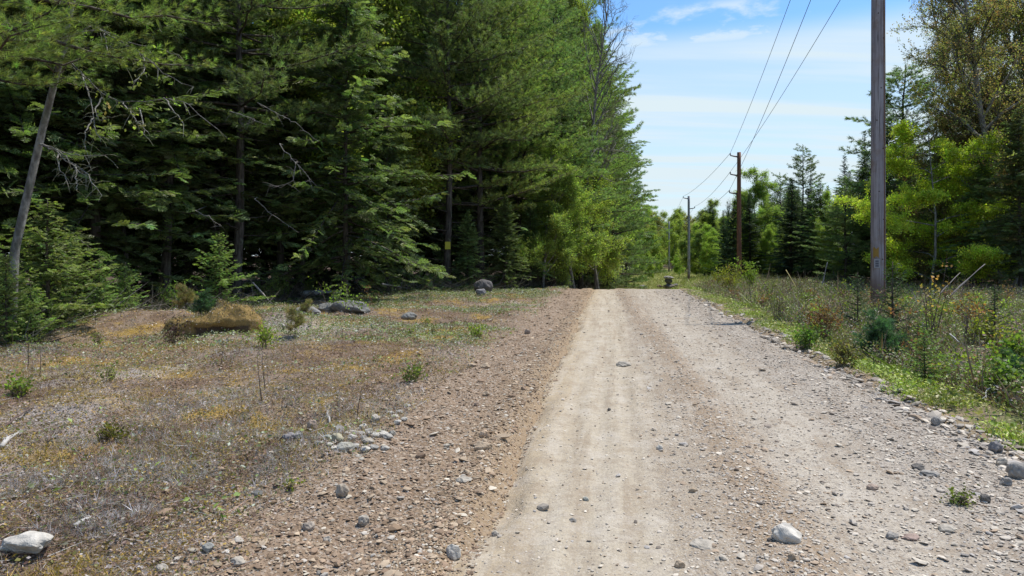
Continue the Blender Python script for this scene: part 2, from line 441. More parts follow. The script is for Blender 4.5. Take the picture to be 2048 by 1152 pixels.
PR['bare'] = [broadleaf(16, 13, 3.4, ORA, leafless=True, c0=.35, levels=4, bark='bark_twig')]
PR['spruce_sapling'] = [fir(17, 2.6, .08, .95, SPR, .05, SPRAY_FIR, el0=5, el1=55, sp=.24, whorl=.15, bark='bark_young', tipc=SPR_T, dense=1.0), fir(18, 1.5, .05, .55, SPR, .05, SPRAY_FIR, el0=5, el1=50, sp=.17, whorl=.10, bark='bark_young', tipc=SPR_T),
                        fir(19, 1.6, .12, .5, (.05, .085, .035), .02, SPRAY_FIR, el0=12, el1=55, sp=.17, whorl=.13, bark='bark_young', thin=.9, dense=1.0)]
PR['pine_seedling'] = [pine(20, .85, .06, .42, (.055, .12, .055), T=TUFT_FINE, tuft_gap=.045, whorl=.11, bark='bark_young', dense=2.6, dead=False),
                       pine(21, .6, .28, .22, (.21, .165, .06), T=TUFT_FINE, tuft_gap=.06, whorl=.10, bark='bark_young', dense=1.6, dead=False)]
CAT = {'hero_hemlock': ('hemlock_tree', 'hemlock tree'), 'pine': ('white_pine', 'pine tree'), 'pine_mid': ('white_pine', 'pine tree'), 'hemlock': ('hemlock_tree', 'hemlock tree'), 'fir': ('fir_tree', 'fir tree'),
       'maple': ('maple_tree', 'maple tree'), 'budding': ('budding_tree', 'tree'), 'bare': ('bare_tree', 'bare tree'),
       'spruce_sapling': ('spruce_sapling', 'sapling'), 'pine_seedling': ('pine_seedling', 'seedling')}

def plant(kind, i, px, Y, label, group=None, sc=1., rz=None, X=None, dz=0., sink=0.):
    X = (px - 1024) / F * Y if X is None else X
    z = float(surf_z(X, Y)) + dz - sink
    nm, cat = CAT[kind]
    r = empty(nm, (X, Y, z), label, cat, group, rnd.uniform(0, 6.28) if rz is None else rz, sc)
    t, c = PR[kind][i]
    put('trunk' if 'seedling' not in kind and 'sapling' not in kind else 'stem', t, r); put('crown', c, r)
    return r

# ---------------------------------------------------------------- ground and road
def grid(xs, ys, fz):
    X, Y = np.meshgrid(xs, ys); Z = fz(X, Y)
    n, m = len(ys), len(xs)
    V = np.stack([X, Y, Z], -1).reshape(-1, 3)
    i, j = np.meshgrid(np.arange(n - 1), np.arange(m - 1), indexing='ij')
    a = i * m + j
    return V, np.concatenate([np.stack([a, a + 1, a + m + 1], -1).reshape(-1, 3), np.stack([a, a + m + 1, a + m], -1).reshape(-1, 3)])

def grow_axis(a, b, s, far, ratio=1.035):
    x = list(np.arange(a, b, s)); d = s
    while x[-1] < far: d *= ratio; x.append(x[-1] + d)
    return x

ys = np.array(list(-np.array(grow_axis(0, 1, .12, 300, 1.12))[::-1][:-1] + 0) + grow_axis(0.0, 14, .045, 2500, 1.03))
xr = grow_axis(0, 9, .05, 2500, 1.035)
xs = np.array(sorted(set([-v for v in xr] + xr)))
V, Fc = grid(xs, ys, ground_z)
LEX = lambda Y: np.interp(Y, [2, 8, 14, 25, 29, 35, 44, 60, 75], [-9, -10, -11, -8.4, -4.2, -1.2, 2.2, 6.3, 8])
REX = lambda Y: np.interp(Y, [0, 24, 30, 40, 52, 75, 110], [30, 22, 15.5, 18, 20, 24, 33])
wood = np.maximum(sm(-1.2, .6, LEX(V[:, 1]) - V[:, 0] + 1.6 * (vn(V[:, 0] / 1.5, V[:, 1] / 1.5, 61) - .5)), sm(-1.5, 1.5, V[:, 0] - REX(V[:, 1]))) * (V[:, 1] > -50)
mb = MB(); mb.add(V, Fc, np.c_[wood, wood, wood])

def pos_u(N):
    pos = N.n('ShaderNodeNewGeometry').outputs['Position']
    sp = N.n('ShaderNodeSeparateXYZ', {0: pos})
    u = N.math('SUBTRACT', sp.outputs[0], N.math('MULTIPLY', sp.outputs[1], SL))
    return pos, u, sp

m, nt = newmat('heath_ground'); N = NT(nt)
pos, u, sp = pos_u(N)
flatp = N.n('ShaderNodeVectorMath', {0: pos, 1: (1, 1, .3)}, operation='MULTIPLY').outputs[0]
w1 = N.noise(flatp, .9, 4, .6); w2 = N.noise(flatp, .35, 3, .5, 9); w3 = N.noise(flatp, 6, 5, .7, 3); w4 = N.noise(flatp, 45, 4, .7, 21); w5 = N.noise(flatp, 2.2, 5, .65, 33)
uw = N.math('ADD', u, N.math('MULTIPLY_ADD', w1, 1.6, -.8))
heath = N.mix(N.step(w5, .38, .62), (.165, .11, .072), (.225, .165, .12))  # soil tones darkened to stand in for shade between the plants
heath = N.mix(N.math('MULTIPLY', N.step(w1, .50, .62), .8), heath, (.34, .22, .045))
heath = N.mix(N.math('MULTIPLY', N.step(w2, .52, .68), .6), heath, (.40, .365, .35))
heath = N.mix(N.step(w3, .52, .70), heath, (.13, .088, .06))
vor = N.n('ShaderNodeTexVoronoi', {'Vector': flatp, 'Scale': 42.0, 'Randomness': 1.0})
vor2 = N.n('ShaderNodeTexVoronoi', {'Vector': flatp, 'Scale': 95.0, 'Randomness': 1.0})
vr = N.n('ShaderNodeSeparateColor', {0: vor.outputs['Color']}).outputs[0]
vr2 = N.n('ShaderNodeSeparateColor', {0: vor2.outputs['Color']}).outputs[0]
grav = N.mix(N.step(w3, .3, .7), (.205, .14, .088), (.285, .205, .14))
grav = N.mix(N.math('MULTIPLY', N.step(vr, .55, .95), .55), grav, (.44, .38, .32))
grav = N.mix(N.math('MULTIPLY', N.step(vr2, .6, .95), .5), grav, (.15, .10, .065))
grav = N.mix(N.math('MULTIPLY', N.step(N.math('ADD', u, N.math('MULTIPLY_ADD', w3, .7, -.35)), -1.6, -.75), .6), grav, (.32, .23, .135))
c = N.mix(N.step(uw, -3.2, -2.1), heath, grav)
field = N.mix(N.step(w5, .4, .65), (.20, .15, .10), (.15, .17, .06))
field = N.mix(N.step(w3, .5, .75), field, (.10, .08, .05))
c = N.mix(N.step(uw, 3.2, 3.9), c, field)
# needle litter under the left wood, grass beyond the crest
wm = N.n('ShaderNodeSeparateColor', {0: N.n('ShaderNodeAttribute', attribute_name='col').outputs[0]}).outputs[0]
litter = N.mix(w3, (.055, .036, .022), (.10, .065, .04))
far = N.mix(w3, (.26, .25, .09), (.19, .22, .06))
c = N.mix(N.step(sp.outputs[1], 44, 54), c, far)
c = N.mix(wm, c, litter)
hh = N.math('ADD', N.math('ADD', N.math('MULTIPLY', w4, .5), w3), N.math('MULTIPLY', vor.outputs['Distance'], .5))
c = N.mix(N.math('MULTIPLY', N.step(w4, .5, .75), .4), c, (.10, .07, .05))
N.out(N.bsdf(c, .95, N.bump(hh, .8, .03), .15))
g_ = mb.build('ground', m, smooth=True); tag(g_, 'dry heath and bare soil either side of the road', kind='structure')

mu = np.arange(-1.15, 3.66, .04); ry = np.array(list(np.arange(-30, 0, .4)) + grow_axis(0, 14, .05, 58, 1.015))
U_, Y_ = np.meshgrid(mu, ry)
def rgrid():
    V, Fc = grid(mu, ry, lambda a, b: a * 0)
    V[:, 0] += SL * V[:, 1]; V[:, 2] = road_z(V[:, 0], V[:, 1]); return V, Fc
V, Fc = rgrid(); mb = MB(); mb.add(V, Fc, (.5, .5, .5))
m, nt = newmat('road_gravel_surface'); N = NT(nt)
pos, u, sp = pos_u(N)
cb = N.n('ShaderNodeCombineXYZ', {0: u, 1: N.math('MULTIPLY', sp.outputs[1], .07), 2: 0.0}).outputs[0]   # streaks along the road
st = N.noise(cb, 2.4, 5, .6); st2 = N.noise(cb, 7, 4, .6, 4)
w1 = N.noise(pos, 1.3, 4, .6); w3 = N.noise(pos, 14, 5, .7, 3); w4 = N.noise(pos, 70, 4, .7, 8)
uw = N.math('ADD', N.math('ADD', u, N.math('MULTIPLY_ADD', st, .9, -.45)), N.math('MULTIPLY_ADD', w3, .36, -.18))
TAN = (.375, .28, .165); PALE = (.40, .335, .245); BRN = (.285, .22, .155); BRN2 = (.25, .165, .092); GREY = (.385, .325, .25); DGREY = (.29, .24, .19)
c = N.mix(N.step(uw, -.95, -.25), TAN, PALE)
c = N.mix(N.math('MULTIPLY', N.step(uw, .05, .70), .75), c, BRN)

c = N.mix(N.step(uw, .95, 1.4), c, GREY)
c = N.mix(N.step(uw, 1.8, 2.6), c, DGREY)
rc = N.math('SUBTRACT', N.math('MULTIPLY_ADD', w3, .36, -.18), N.math('SUBTRACT', 1.03, N.math('MULTIPLY', N.math('MAXIMUM', N.math('SUBTRACT', sp.outputs[1], 8.0), 0.0), .024)))
rc = N.math('ABSOLUTE', N.math('ADD', N.math('ADD', u, N.math('MULTIPLY_ADD', w1, .3, -.15)), rc))
c = N.mix(N.math('MULTIPLY', N.step(rc, .40, .06), .85), c, BRN2)
c = N.mix(N.math('MULTIPLY', N.step(st2, .50, .68), .45), c, (.47, .41, .325))
st3 = N.noise(cb, 11, 5, .65, 14)
c = N.mix(N.math('MULTIPLY', N.step(st2, .48, .34), .5), c, (.25, .185, .12))
c = N.mix(N.math('MULTIPLY', N.step(st3, .56, .70), .4), c, (.235, .185, .135))
vor = N.n('ShaderNodeTexVoronoi', {'Vector': pos, 'Scale': 60.0}); vor2 = N.n('ShaderNodeTexVoronoi', {'Vector': pos, 'Scale': 130.0})
vr = N.n('ShaderNodeSeparateColor', {0: vor.outputs['Color']}).outputs[0]; vr2 = N.n('ShaderNodeSeparateColor', {0: vor2.outputs['Color']}).outputs[1]
loose = N.math('MAXIMUM', N.step(uw, 1.6, 2.4), N.math('MULTIPLY', N.step(uw, .2, .5), .7))
loose = N.math('MULTIPLY_ADD', loose, .6, .25)
c = N.mix(N.math('MULTIPLY', N.step(vr, .62, .95), loose), c, (.17, .14, .115))
c = N.mix(N.math('MULTIPLY', N.step(vr2, .55, .95), N.math('MULTIPLY', loose, .7)), c, (.52, .48, .42))
c = N.mix(N.math('MULTIPLY', N.step(w4, .52, .72), .4), c, (.20, .155, .115))
c = N.mix(N.math('MULTIPLY', N.step(w3, .46, .68), .4), c, (.24, .19, .145))
w6 = N.noise(pos, 3.2, 6, .7, 41); w7 = N.noise(pos, 34, 5, .75, 51)
c = N.mix(N.math('MULTIPLY', N.step(w6, .50, .66), .45), c, (.46, .405, .335))
c = N.mix(N.math('MULTIPLY', N.step(w6, .48, .34), .45), c, (.27, .20, .135))
c = N.mix(N.math('MULTIPLY', N.step(w7, .54, .70), .5), c, (.19, .15, .12))
c = N.mix(N.math('MULTIPLY', N.step(w7, .44, .32), .45), c, (.56, .51, .44))
hh = N.math('ADD', N.math('MULTIPLY', vor.outputs['Distance'], loose), N.math('ADD', N.math('MULTIPLY', w4, .5), w3))
N.out(N.bsdf(c, .95, N.bump(hh, .7, .018), .15))
r_ = mb.build('gravel_road', m, smooth=True); tag(r_, 'straight gravel road with two pale wheel tracks', kind='structure')

# ---------------------------------------------------------------- gravel (uncountable)
def ico(seed, flat=.36):
    g = np.random.default_rng(seed); p = (1 + 5 ** .5) / 2
    V = np.array([[-1, p, 0], [1, p, 0], [-1, -p, 0], [1, -p, 0], [0, -1, p], [0, 1, p], [0, -1, -p], [0, 1, -p], [p, 0, -1], [p, 0, 1], [-p, 0, -1], [-p, 0, 1]]) / 1.9
    Fc = np.array([[0, 11, 5], [0, 5, 1], [0, 1, 7], [0, 7, 10], [0, 10, 11], [1, 5, 9], [5, 11, 4], [11, 10, 2], [10, 7, 6], [7, 1, 8], [3, 9, 4], [3, 4, 2], [3, 2, 6], [3, 6, 8], [3, 8, 9], [4, 9, 5], [2, 4, 11], [6, 2, 10], [8, 6, 7], [9, 8, 1]])
    V = V * g.uniform(.6, 1.3, (12, 1)) * np.array([1, g.uniform(.6, .95), flat * g.uniform(.6, 1.2)])
    return V * .5, Fc
PEB = [ico(100 + i) for i in range(10)]

def sampleY(n, a, b, p, g):                       # more pieces near, fewer far
    q = 1 - p if abs(1 - p) > 1e-3 else 1e-3; t = g.uniform(0, 1, n)
    return (a ** q + t * (b ** q - a ** q)) ** (1 / q)

def gravel(mb, n, u0, u1, y0, y1, s0, cols, wts, seed, p=1.6, sig=.5, smax=.07, sink=.15, dens=None, grow=.03):
    g = np.random.default_rng(seed)
    Y = sampleY(n, y0, y1, p, g); u = g.uniform(0, 1, n); u = u0 + (u1 - u0) * u
    X = u + SL * Y
    if dens is not None:
        k = g.uniform(size=n) < dens(X, Y, u); X, Y, u = X[k], Y[k], u[k]; n = len(X)
    s = 1.25 * np.minimum(s0 * np.exp(g.normal(0, sig, n)), smax) * (1 + grow * Y)
    a = g.uniform(0, 6.283, n); D = np.c_[np.cos(a), np.sin(a), g.normal(0, .15, n)]
    Uz = np.c_[g.normal(0, .22, n), g.normal(0, .22, n), np.ones(n)]
    P = np.c_[X, Y, surf_z(X, Y) + s * sink]
    ci = g.choice(len(cols), n, p=np.array(wts) / sum(wts)); col = np.array(cols)[ci] * (1 + .18 * g.normal(size=(n, 1))).clip(.5, 1.6)
    for i, (TV, TF) in enumerate(PEB):
        q = (np.arange(n) % len(PEB)) == i
        mb.scatter(TV, TF, P[q], D[q], Uz[q], s[q], col[q])

GC = [(.44, .38, .31), (.37, .32, .265), (.50, .435, .35), (.22, .18, .145), (.36, .27, .19), (.32, .29, .26)]
mb = MB()
gravel(mb, 24000, -.75, 1.9, 2.6, 33, .0085, GC, [4, 3, 4, 1.2, 2.5, .6], 1, sig=.55, dens=lambda X, Y, u: .22 + .6 * sm(.0, .8, u + .8 * (vn(X * 1.3, Y * .4, 8) - .5)))
gravel(mb, 40000, 1.2, 3.5, 2.6, 33, .012, GC, [5, 4, 4, 1.4, 1.5, 1], 2, dens=lambda X, Y, u: sm(1.7, 2.6, u) * .85 + .1 * (vn(X * 1.5, Y, 3) > .5))
gravel(mb, 15000, .0, 1.6, 2.6, 33, .011, GC, [2, 2, 3, 1.2, 3, .6], 3, dens=lambda X, Y, u: np.exp(-((u - 1.0 + .024 * np.maximum(Y - 8, 0) + .4 * (vn(X, Y * .3, 9) - .5)) / .3) ** 2))
gravel(mb, 2600, 3.1, 3.7, 2.6, 33, .032, GC, [4, 4, 2, 2, 1, 2], 4, smax=.12)
tag(mb.build('road_gravel', M['gravel']), 'loose grey crushed stone scattered over the road', kind='stuff')
SC_ = [(.36, .275, .19), (.30, .215, .145), (.46, .40, .315), (.24, .165, .11), (.40, .355, .30), (.18, .125, .08)]
mb = MB()
gravel(mb, 85000, -4.2, -.88, 2.8, 32, .0088, SC_, [4, 5, 1.3, 4, 1.0, 1.6], 5, smax=.07, sig=.6, dens=lambda X, Y, u: sm(-3.6, -2.0, u + 1.2 * (vn(X / 1.2, Y / 1.2, 12) - .5)))
gravel(mb, 9000, -1.25, -.74, 2.8, 32, .010, SC_, [4, 4, 2, 3, 1, 1], 6)
gravel(mb, 700, -3.2, -.95, 2.8, 30, .03, SC_, [4, 3, 3, 3, 2, 1], 7, smax=.09, sig=.35)
tag(mb.build('shoulder_gravel', M['gravel']), 'brown stony soil thrown up along the road shoulder', kind='stuff')

# ---------------------------------------------------------------- ground cover (uncountable)
KITE = tmpl([[[0, 0, 0], [.5, .32, .08], [1, 0, 0]], [[0, 0, 0], [1, 0, 0], [.5, -.32, .08]]])
BLADE = tmpl([[[0, -.035, 0], [0, .035, 0], [.55, .02, .05]], [[0, -.035, 0], [.55, .02, .05], [1, 0, .0]]])
NEEDLE = tmpl([[[0, -.022, 0], [0, .022, 0], [1, 0, 0]], [[.2, 0, 0], [.3, .02, .0], [.8, .3, .12]]])
BLADE_N = tmpl([[[0, -.014, 0], [0, .014, 0], [.5, .012, .03]], [[0, -.014, 0], [.5, .012, .03], [1, 0, 0]]])
TWIG = tmpl([[[0, -.012, 0], [0, .012, 0], [1, 0, 0]], [[0, 0, .018], [0, 0, -.008], [1, 0, 0.004]]])

def strew(mb, T, n, xf, y0, y1, s0, pal, seed, p=1.5, upr=.0, lift=.004, sig=.3, grow=.02, patch=None, jit=.5, dens=None, patchscale=1.4, lr=0.):
    """xf(Y, t) -> X. pal: list of colours; patch picks the colour by a noise field so that colours gather in patches."""
    g = np.random.default_rng(seed)
    Y = sampleY(n, y0, y1, p, g); X = xf(Y, g.uniform(0, 1, n))
    if dens is not None:
        k = g.uniform(size=n) < dens(X, Y); X, Y = X[k], Y[k]; n = len(X)
    f = vn(X / patchscale, Y / patchscale, seed) * .75 + vn(X / .4, Y / .4, seed + 1) * .45 + g.uniform(0, 1, n) * .28
    r = np.argsort(np.argsort(f)) / max(n, 1) if patch else g.uniform(0, 1, n)
    col = np.array(pal)[np.minimum((r * len(pal)).astype(int), len(pal) - 1)] * (1 + .25 * g.normal(size=(n, 1))).clip(.4, 1.8)
    a = g.uniform(0, 6.283, n)
    e = upr + g.normal(0, jit * .45, n)
    D = np.c_[np.cos(a) * np.cos(e), np.sin(a) * np.cos(e), np.abs(np.sin(e))]
    Uz = np.c_[g.normal(0, jit, n), g.normal(0, jit, n), np.ones(n)]
    s = s0 * np.exp(g.normal(0, sig, n)) * (1 + grow * Y)
    P = np.c_[X, Y, surf_z(X, Y) + lift + lr * g.uniform(0, 1, n) ** 1.5]
    mb.scatter(T[0], T[1], P, D, Uz, s, col)

def left_x(Y, t):                                 # from the shoulder out to the wood
    e = np.interp(Y, [2, 8, 14, 25, 29, 35, 44, 60], [-4.5, -8, -11, -8.8, -4.6, -1.5, 2, 6.3])
    r = -2.0 + SL * Y
    return r + (e - r) * t
HP = [(.20, .12, .075), (.28, .195, .14), (.37, .28, .205), (.38, .255, .045), (.30, .215, .035), (.34, .30, .275), (.22, .145, .10), (.36, .31, .29), (.36, .26, .045), (.17, .17, .04), (.25, .17, .115), (.12, .07, .05)]
dl = lambda X, Y: sm(-1.6, -3.2, X - SL * Y + 1.0 * (vn(X / 1.2, Y / 1.2, 12) - .5))
mb = MB()
strew(mb, KITE, 230000, left_x, 3.0, 40, .0135, HP, 31, p=1.25, patch=True, jit=.9, dens=dl, lr=.03, grow=.065)
strew(mb, KITE, 15000, left_x, 3.0, 40, .014, [(.46, .40, .36), (.40, .31, .255), (.38, .31, .26), (.13, .08, .06)], 36, jit=.9, dens=lambda X, Y: dl(X, Y) * (.35 + .65 * sm(6, 11, Y)), lift=.02, lr=.03, grow=.07)
for kk, (cc, th_) in enumerate([((.42, .39, .40), .64), ((.42, .31, .04), .62), ((.27, .17, .11), .66)]):
    strew(mb, NEEDLE, 130000, left_x, 3.0, 26, .055, [cc, tuple(v * 1.25 for v in cc), tuple(v * .7 for v in cc)], 60 + kk, upr=.8, jit=.7, lift=.0, dens=lambda X, Y: dl(X, Y) * sm(th_ - .10, th_, vn(X / 1.1, Y / 1.1, 80 + kk) * .6 + vn(X / .35, Y / .35, 90 + kk) * .4))
strew(mb, NEEDLE, 70000, left_x, 3.0, 40, .042, [(.24, .15, .10), (.38, .26, .05), (.29, .21, .15), (.36, .32, .30), (.25, .19, .05)], 32, patch=True, upr=.7, dens=dl)
strew(mb, TWIG, 30000, left_x, 3.0, 36, .12, [(.40, .33, .29), (.52, .48, .46), (.22, .15, .12), (.34, .22, .15)], 33, jit=.35, lift=.012, dens=lambda X, Y: dl(X, Y) * .9 + .1)
tag(mb.build('heath', M['cover']), 'dry moss, heath and leaf litter beside the road', kind='stuff')
mb = MB()
lowd = lambda X, Y: dl(X, Y) * sm(.34, .52, vn(X / 1.9, Y / 1.9, 44)) * (.03 + .97 * sm(9, 16, Y))
strew(mb, KITE, 270000, left_x, 4.0, 42, .027, [(.16, .20, .05), (.23, .28, .05), (.26, .27, .16), (.15, .16, .07), (.36, .38, .29)], 34, upr=.25, jit=.8, lift=.02, lr=.06, dens=lowd, p=.7, grow=.018)
strew(mb, KITE, 5000, left_x, 3.2, 12, .03, [(.13, .17, .05), (.19, .26, .05), (.26, .25, .17)], 35, upr=.3, jit=.8, lift=.02, dens=lambda X, Y: dl(X, Y) * (vn(X / .5, Y / .5, 71) > .74))
tag(mb.build('low_plants', M['cover']), 'low green and pale leaved plants in the heath', kind='stuff')

def right_x(a, b):
    return lambda Y, t: SL * Y + a + (b - a) * t
mb = MB()
gw = lambda X, Y: np.clip(sm(3.35, 3.7, X - SL * Y + .5 * (vn(X / .7, Y / .7, 5) - .5)) * (1 - .85 * sm(4.2, 5.2, X - SL * Y + 1.6 * (vn(X / .9, Y / .9, 6) - .5))) * (.15 + .85 * sm(.32, .5, vn(X / .7, Y / .9, 7))), 0, 1)
GP = [(.26, .34, .04), (.34, .42, .045), (.22, .29, .045), (.38, .40, .07), (.38, .33, .13), (.18, .22, .05)]
strew(mb, BLADE, 46000, right_x(3.2, 6.2), 5, 40, .085, GP, 41, upr=.95, dens=gw, jit=.5, grow=.01, p=1.2, patch=True)
strew(mb, KITE, 60000, right_x(3.2, 6.2), 5, 40, .036, GP, 42, upr=.3, lift=.02, lr=.12, dens=gw, jit=.8, p=1.2, grow=.012, patch=True)
tag(mb.build('roadside_grass', M['cover']), 'bright green grass and weeds along the right road edge', kind='stuff')
mb = MB()
BP = [(.20, .12, .08), (.26, .18, .125), (.14, .20, .05), (.21, .29, .045), (.23, .15, .11), (.17, .24, .045), (.30, .26, .22), (.15, .21, .05), (.22, .13, .085), (.13, .17, .055), (.26, .32, .06)]
fx = lambda Y, t: np.interp(t, [0, 1], [0, 1]) * (np.interp(Y, [5, 12, 30, 48, 60], [10, 16, 24, 18, 21]) - (SL * Y + 4.3)) + SL * Y + 4.3
bd = lambda X, Y: .25 + .75 * sm(.30, .58, vn(X / 1.6, Y / 1.6, 55) * .6 + vn(X / .6, Y / .6, 56) * .4)
strew(mb, BLADE_N, 60000, fx, 5.5, 50, .22, BP, 43, upr=.85, jit=.8, p=1.0, grow=.008, patch=True, dens=bd, sig=.4)
strew(mb, KITE, 230000, fx, 5.5, 50, .036, BP, 44, upr=.3, jit=.9, lift=.04, lr=.34, p=1.0, grow=.01, patch=True, dens=bd)
strew(mb, TWIG, 24000, fx, 5.5, 46, .27, [(.17, .12, .10), (.24, .19, .165), (.12, .085, .07), (.36, .32, .29)], 45, upr=.75, jit=.7, p=1.0)
tag(mb.build('brush', M['cover']), 'tangle of dry stems and low green shoots on the cleared strip', kind='stuff')
mb = MB()
ux = lambda Y, t: -3 + SL * Y + 20 * t
strew(mb, BLADE, 60000, lambda Y, t: SL * Y - 8 + 24 * t, 44, 110, .22, [(.32, .30, .10), (.25, .29, .07), (.38, .32, .15), (.21, .27, .06)], 46, upr=.8, jit=.6, p=.9, grow=0.003, patch=True)
tag(mb.build('meadow_grass', M['cover']), 'rough olive grass beyond the crest of the road', kind='stuff')
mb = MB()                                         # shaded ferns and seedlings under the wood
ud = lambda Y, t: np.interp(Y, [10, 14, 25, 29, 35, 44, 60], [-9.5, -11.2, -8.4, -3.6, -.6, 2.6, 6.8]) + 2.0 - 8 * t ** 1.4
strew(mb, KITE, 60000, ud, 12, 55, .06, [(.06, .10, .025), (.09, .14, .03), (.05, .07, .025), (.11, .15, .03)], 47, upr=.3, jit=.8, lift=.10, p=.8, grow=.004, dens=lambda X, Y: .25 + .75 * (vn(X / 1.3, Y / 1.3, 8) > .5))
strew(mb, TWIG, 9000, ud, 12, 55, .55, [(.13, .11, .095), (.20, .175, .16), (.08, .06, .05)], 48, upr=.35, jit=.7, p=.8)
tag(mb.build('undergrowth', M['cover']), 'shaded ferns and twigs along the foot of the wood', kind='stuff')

# ---------------------------------------------------------------- stones and boulders
def rock_mesh(seed, sx, sy, sz, col, facets=9, n=3, rough=.075, mat='stone'):
    g = np.random.default_rng(seed)
    import bmesh
    bm = bmesh.new(); bmesh.ops.create_icosphere(bm, subdivisions=n + 1, radius=1)
    V = np.array([v.co[:] for v in bm.verts]); Fc = np.array([[v.index for v in f.verts] for f in bm.faces]); bm.free()
    for _ in range(facets):                       # chop flat faces
        d = g.normal(size=3); d /= np.linalg.norm(d); h = g.uniform(.66, .9)
        k = V @ d; V = V - np.outer(np.maximum(k - h, 0), d)
    nn = (vn(V[:, 0] * 2.2 + seed, V[:, 1] * 2.2 + V[:, 2] * 1.7, seed) - .5) + .5 * (vn(V[:, 0] * 5 + V[:, 2] * 3, V[:, 1] * 5 - V[:, 2] * 4, seed + 3) - .5)
    V = V * (1 + rough * 3 * nn[:, None])
    V = V * np.array([sx, sy, sz]) / (np.abs(V).max(0) + 1e-9)
    mb = MB(); mb.add(V, Fc, np.asarray(col)[None] * (1 + .35 * nn[:, None])); return mb.mesh('stone', M[mat], False)

def stone(px, py, w, h, col, label, name='stone', cat='stone', group=None, seed=None, deep=.8, rz=None, sink=.36, facets=7):
    """px, py: foot of the stone in the photograph, w and h its width and height there."""
    Y = CAM_H * F / (py - HOR)
    for _ in range(3):
        X = (px - 1024) / F * Y; Y = (CAM_H - float(surf_z(X, Y))) * F / (py - HOR)
    sx = w / F * Y / 2; sz = h / F * Y / 2 / (1 - sink * .5)
    seed = seed or int(px * 3 + py)
    o = put(name, rock_mesh(seed, sx, sx * deep, sz, col, facets))
    yy = Y + sx * deep * .6; xx = (px - 1024) / F * yy
    o.location = (xx, yy, float(surf_z(xx, yy)) + sz * (1 - sink) - .005)
    o.rotation_euler = (rnd.uniform(-.1, .1), rnd.uniform(-.12, .12), rnd.uniform(-.3, .3) if rz is None else rz)
    return tag(o, label, cat, group)

PALE_, WHITE_, TAN_, GREY_, DARK_, PINK_ = (.37, .325, .265), (.47, .43, .37), (.36, .275, .19), (.275, .25, .22), (.14, .125, .11), (.33, .25, .195)
RS = 'stones lying on the road'; SS = 'stones on the left road shoulder'; PS = 'heap of stones beside the shoulder'; BS = 'stones along the right road edge'
stone(56, 1130, 102, 46, WHITE_, 'large whitish boulder lying alone in the dry litter nearest the camera', 'boulder', 'boulder', seed=5, deep=.62, rz=.1, sink=.18, facets=9)
stone(905, 1121, 34, 30, WHITE_, 'white pointed stone on the sandy left edge of the road nearest the camera', group=SS, deep=.7)
stone(878, 1104, 18, 11, TAN_, 'small tan stone just left of the white pointed stone', group=SS)
stone(1573, 1085, 62, 34, WHITE_, 'broad cream rock half buried in the middle strip of the road', group=RS, sink=.55, deep=.8)
stone(1585, 1122, 20, 17, TAN_, 'blocky brown stone just in front of the cream half buried rock', group=RS, facets=12)
stone(1540, 1083, 12, 9, DARK_, 'small dark stone at the left foot of the cream half buried rock', group=RS)
stone(1408, 1096, 58, 10, PALE_, 'long flat pale rock almost level with the road, left of the cream rock', group=RS, sink=.7)
stone(1360, 1136, 23, 16, TAN_, 'rounded light tan stone in the middle strip at the very bottom of the photo', group=RS, facets=3)
stone(1146, 1044, 16, 9, GREY_, 'grey flat stone in the left wheel track near the camera', group=RS)
stone(1171, 1002, 14, 9, (.30, .295, .25), 'greenish grey pebble in the left wheel track, behind the grey flat stone', group=RS)
stone(991, 1072, 18, 11, PALE_, 'pale grey stone on the sandy edge of the left wheel track', group=RS)
stone(1386, 985, 20, 10, TAN_, 'tan stone in the middle strip, in line with the pebble of the left track', group=RS)
stone(1319, 900, 14, 11, WHITE_, 'single bright white stone between the wheel tracks', group=RS)
stone(1218, 822, 8, 7, DARK_, 'tiny dark stone alone on the pale left wheel track', group=RS)
stone(1246, 733, 34, 10, PALE_, 'wide flat pale stone far along the left wheel track', group=RS, sink=.5)
stone(1473, 942, 11, 8, (.2, .15, .11), 'small brown stone on the brown streak of the middle strip', group=RS)
stone(1745, 980, 24, 13, PINK_, 'reddish brown flat stone in the loose gravel right of the pale right track', group=RS)
stone(1892, 1064, 34, 13, PALE_, 'pale grey slab stone in the loose gravel near the camera on the right', group=RS)
stone(1785, 1079, 26, 13, GREY_, 'grey flat stone left of the pale grey slab stone', group=RS)
stone(1822, 1080, 42, 9, (.30, .22, .18), 'long thin reddish stone in front of the pale grey slab stone', group=RS)
stone(1970, 1006, 22, 18, DARK_, 'dark pointed stone in the loose gravel near the grass tuft', group=RS, facets=12)
stone(1835, 940, 28, 12, DARK_, 'flat dark stone in the loose gravel behind the reddish flat stone', group=RS)
stone(1860, 953, 40, 12, GREY_, 'pair sized long grey stone right beside the flat dark stone', group=RS)
stone(1874, 852, 22, 18, GREY_, 'knobbly grey stone on the berm, farther one of two large berm stones', group=BS)
stone(1990, 906, 30, 24, (.23, .21, .2), 'rough dark grey stone on the berm beside the bright grass', group=BS)
stone(2036, 958, 40, 34, GREY_, 'largest rounded grey stone on the berm, cut by the right border', group=BS, facets=3)
stone(2004, 932, 26, 20, PALE_, 'pale stone on the berm just behind the largest rounded stone', group=BS)
stone(2012, 972, 24, 17, GREY_, 'small grey stone at the left foot of the largest rounded berm stone', group=BS)
stone(1765, 775, 20, 12, PALE_, 'flat pale stone at the edge of the weeds half way along the berm', group=BS)
stone(1700, 757, 16, 9, PALE_, 'small pale berm stone farther off than the flat pale one', group=BS)
stone(966, 901, 40, 19, TAN_, 'wedge shaped tan stone at the left edge of the tan road strip', group=SS, deep=.6)
stone(967, 874, 19, 15, (.47, .34, .23), 'round orange tan stone behind the wedge shaped stone', group=SS, facets=3)
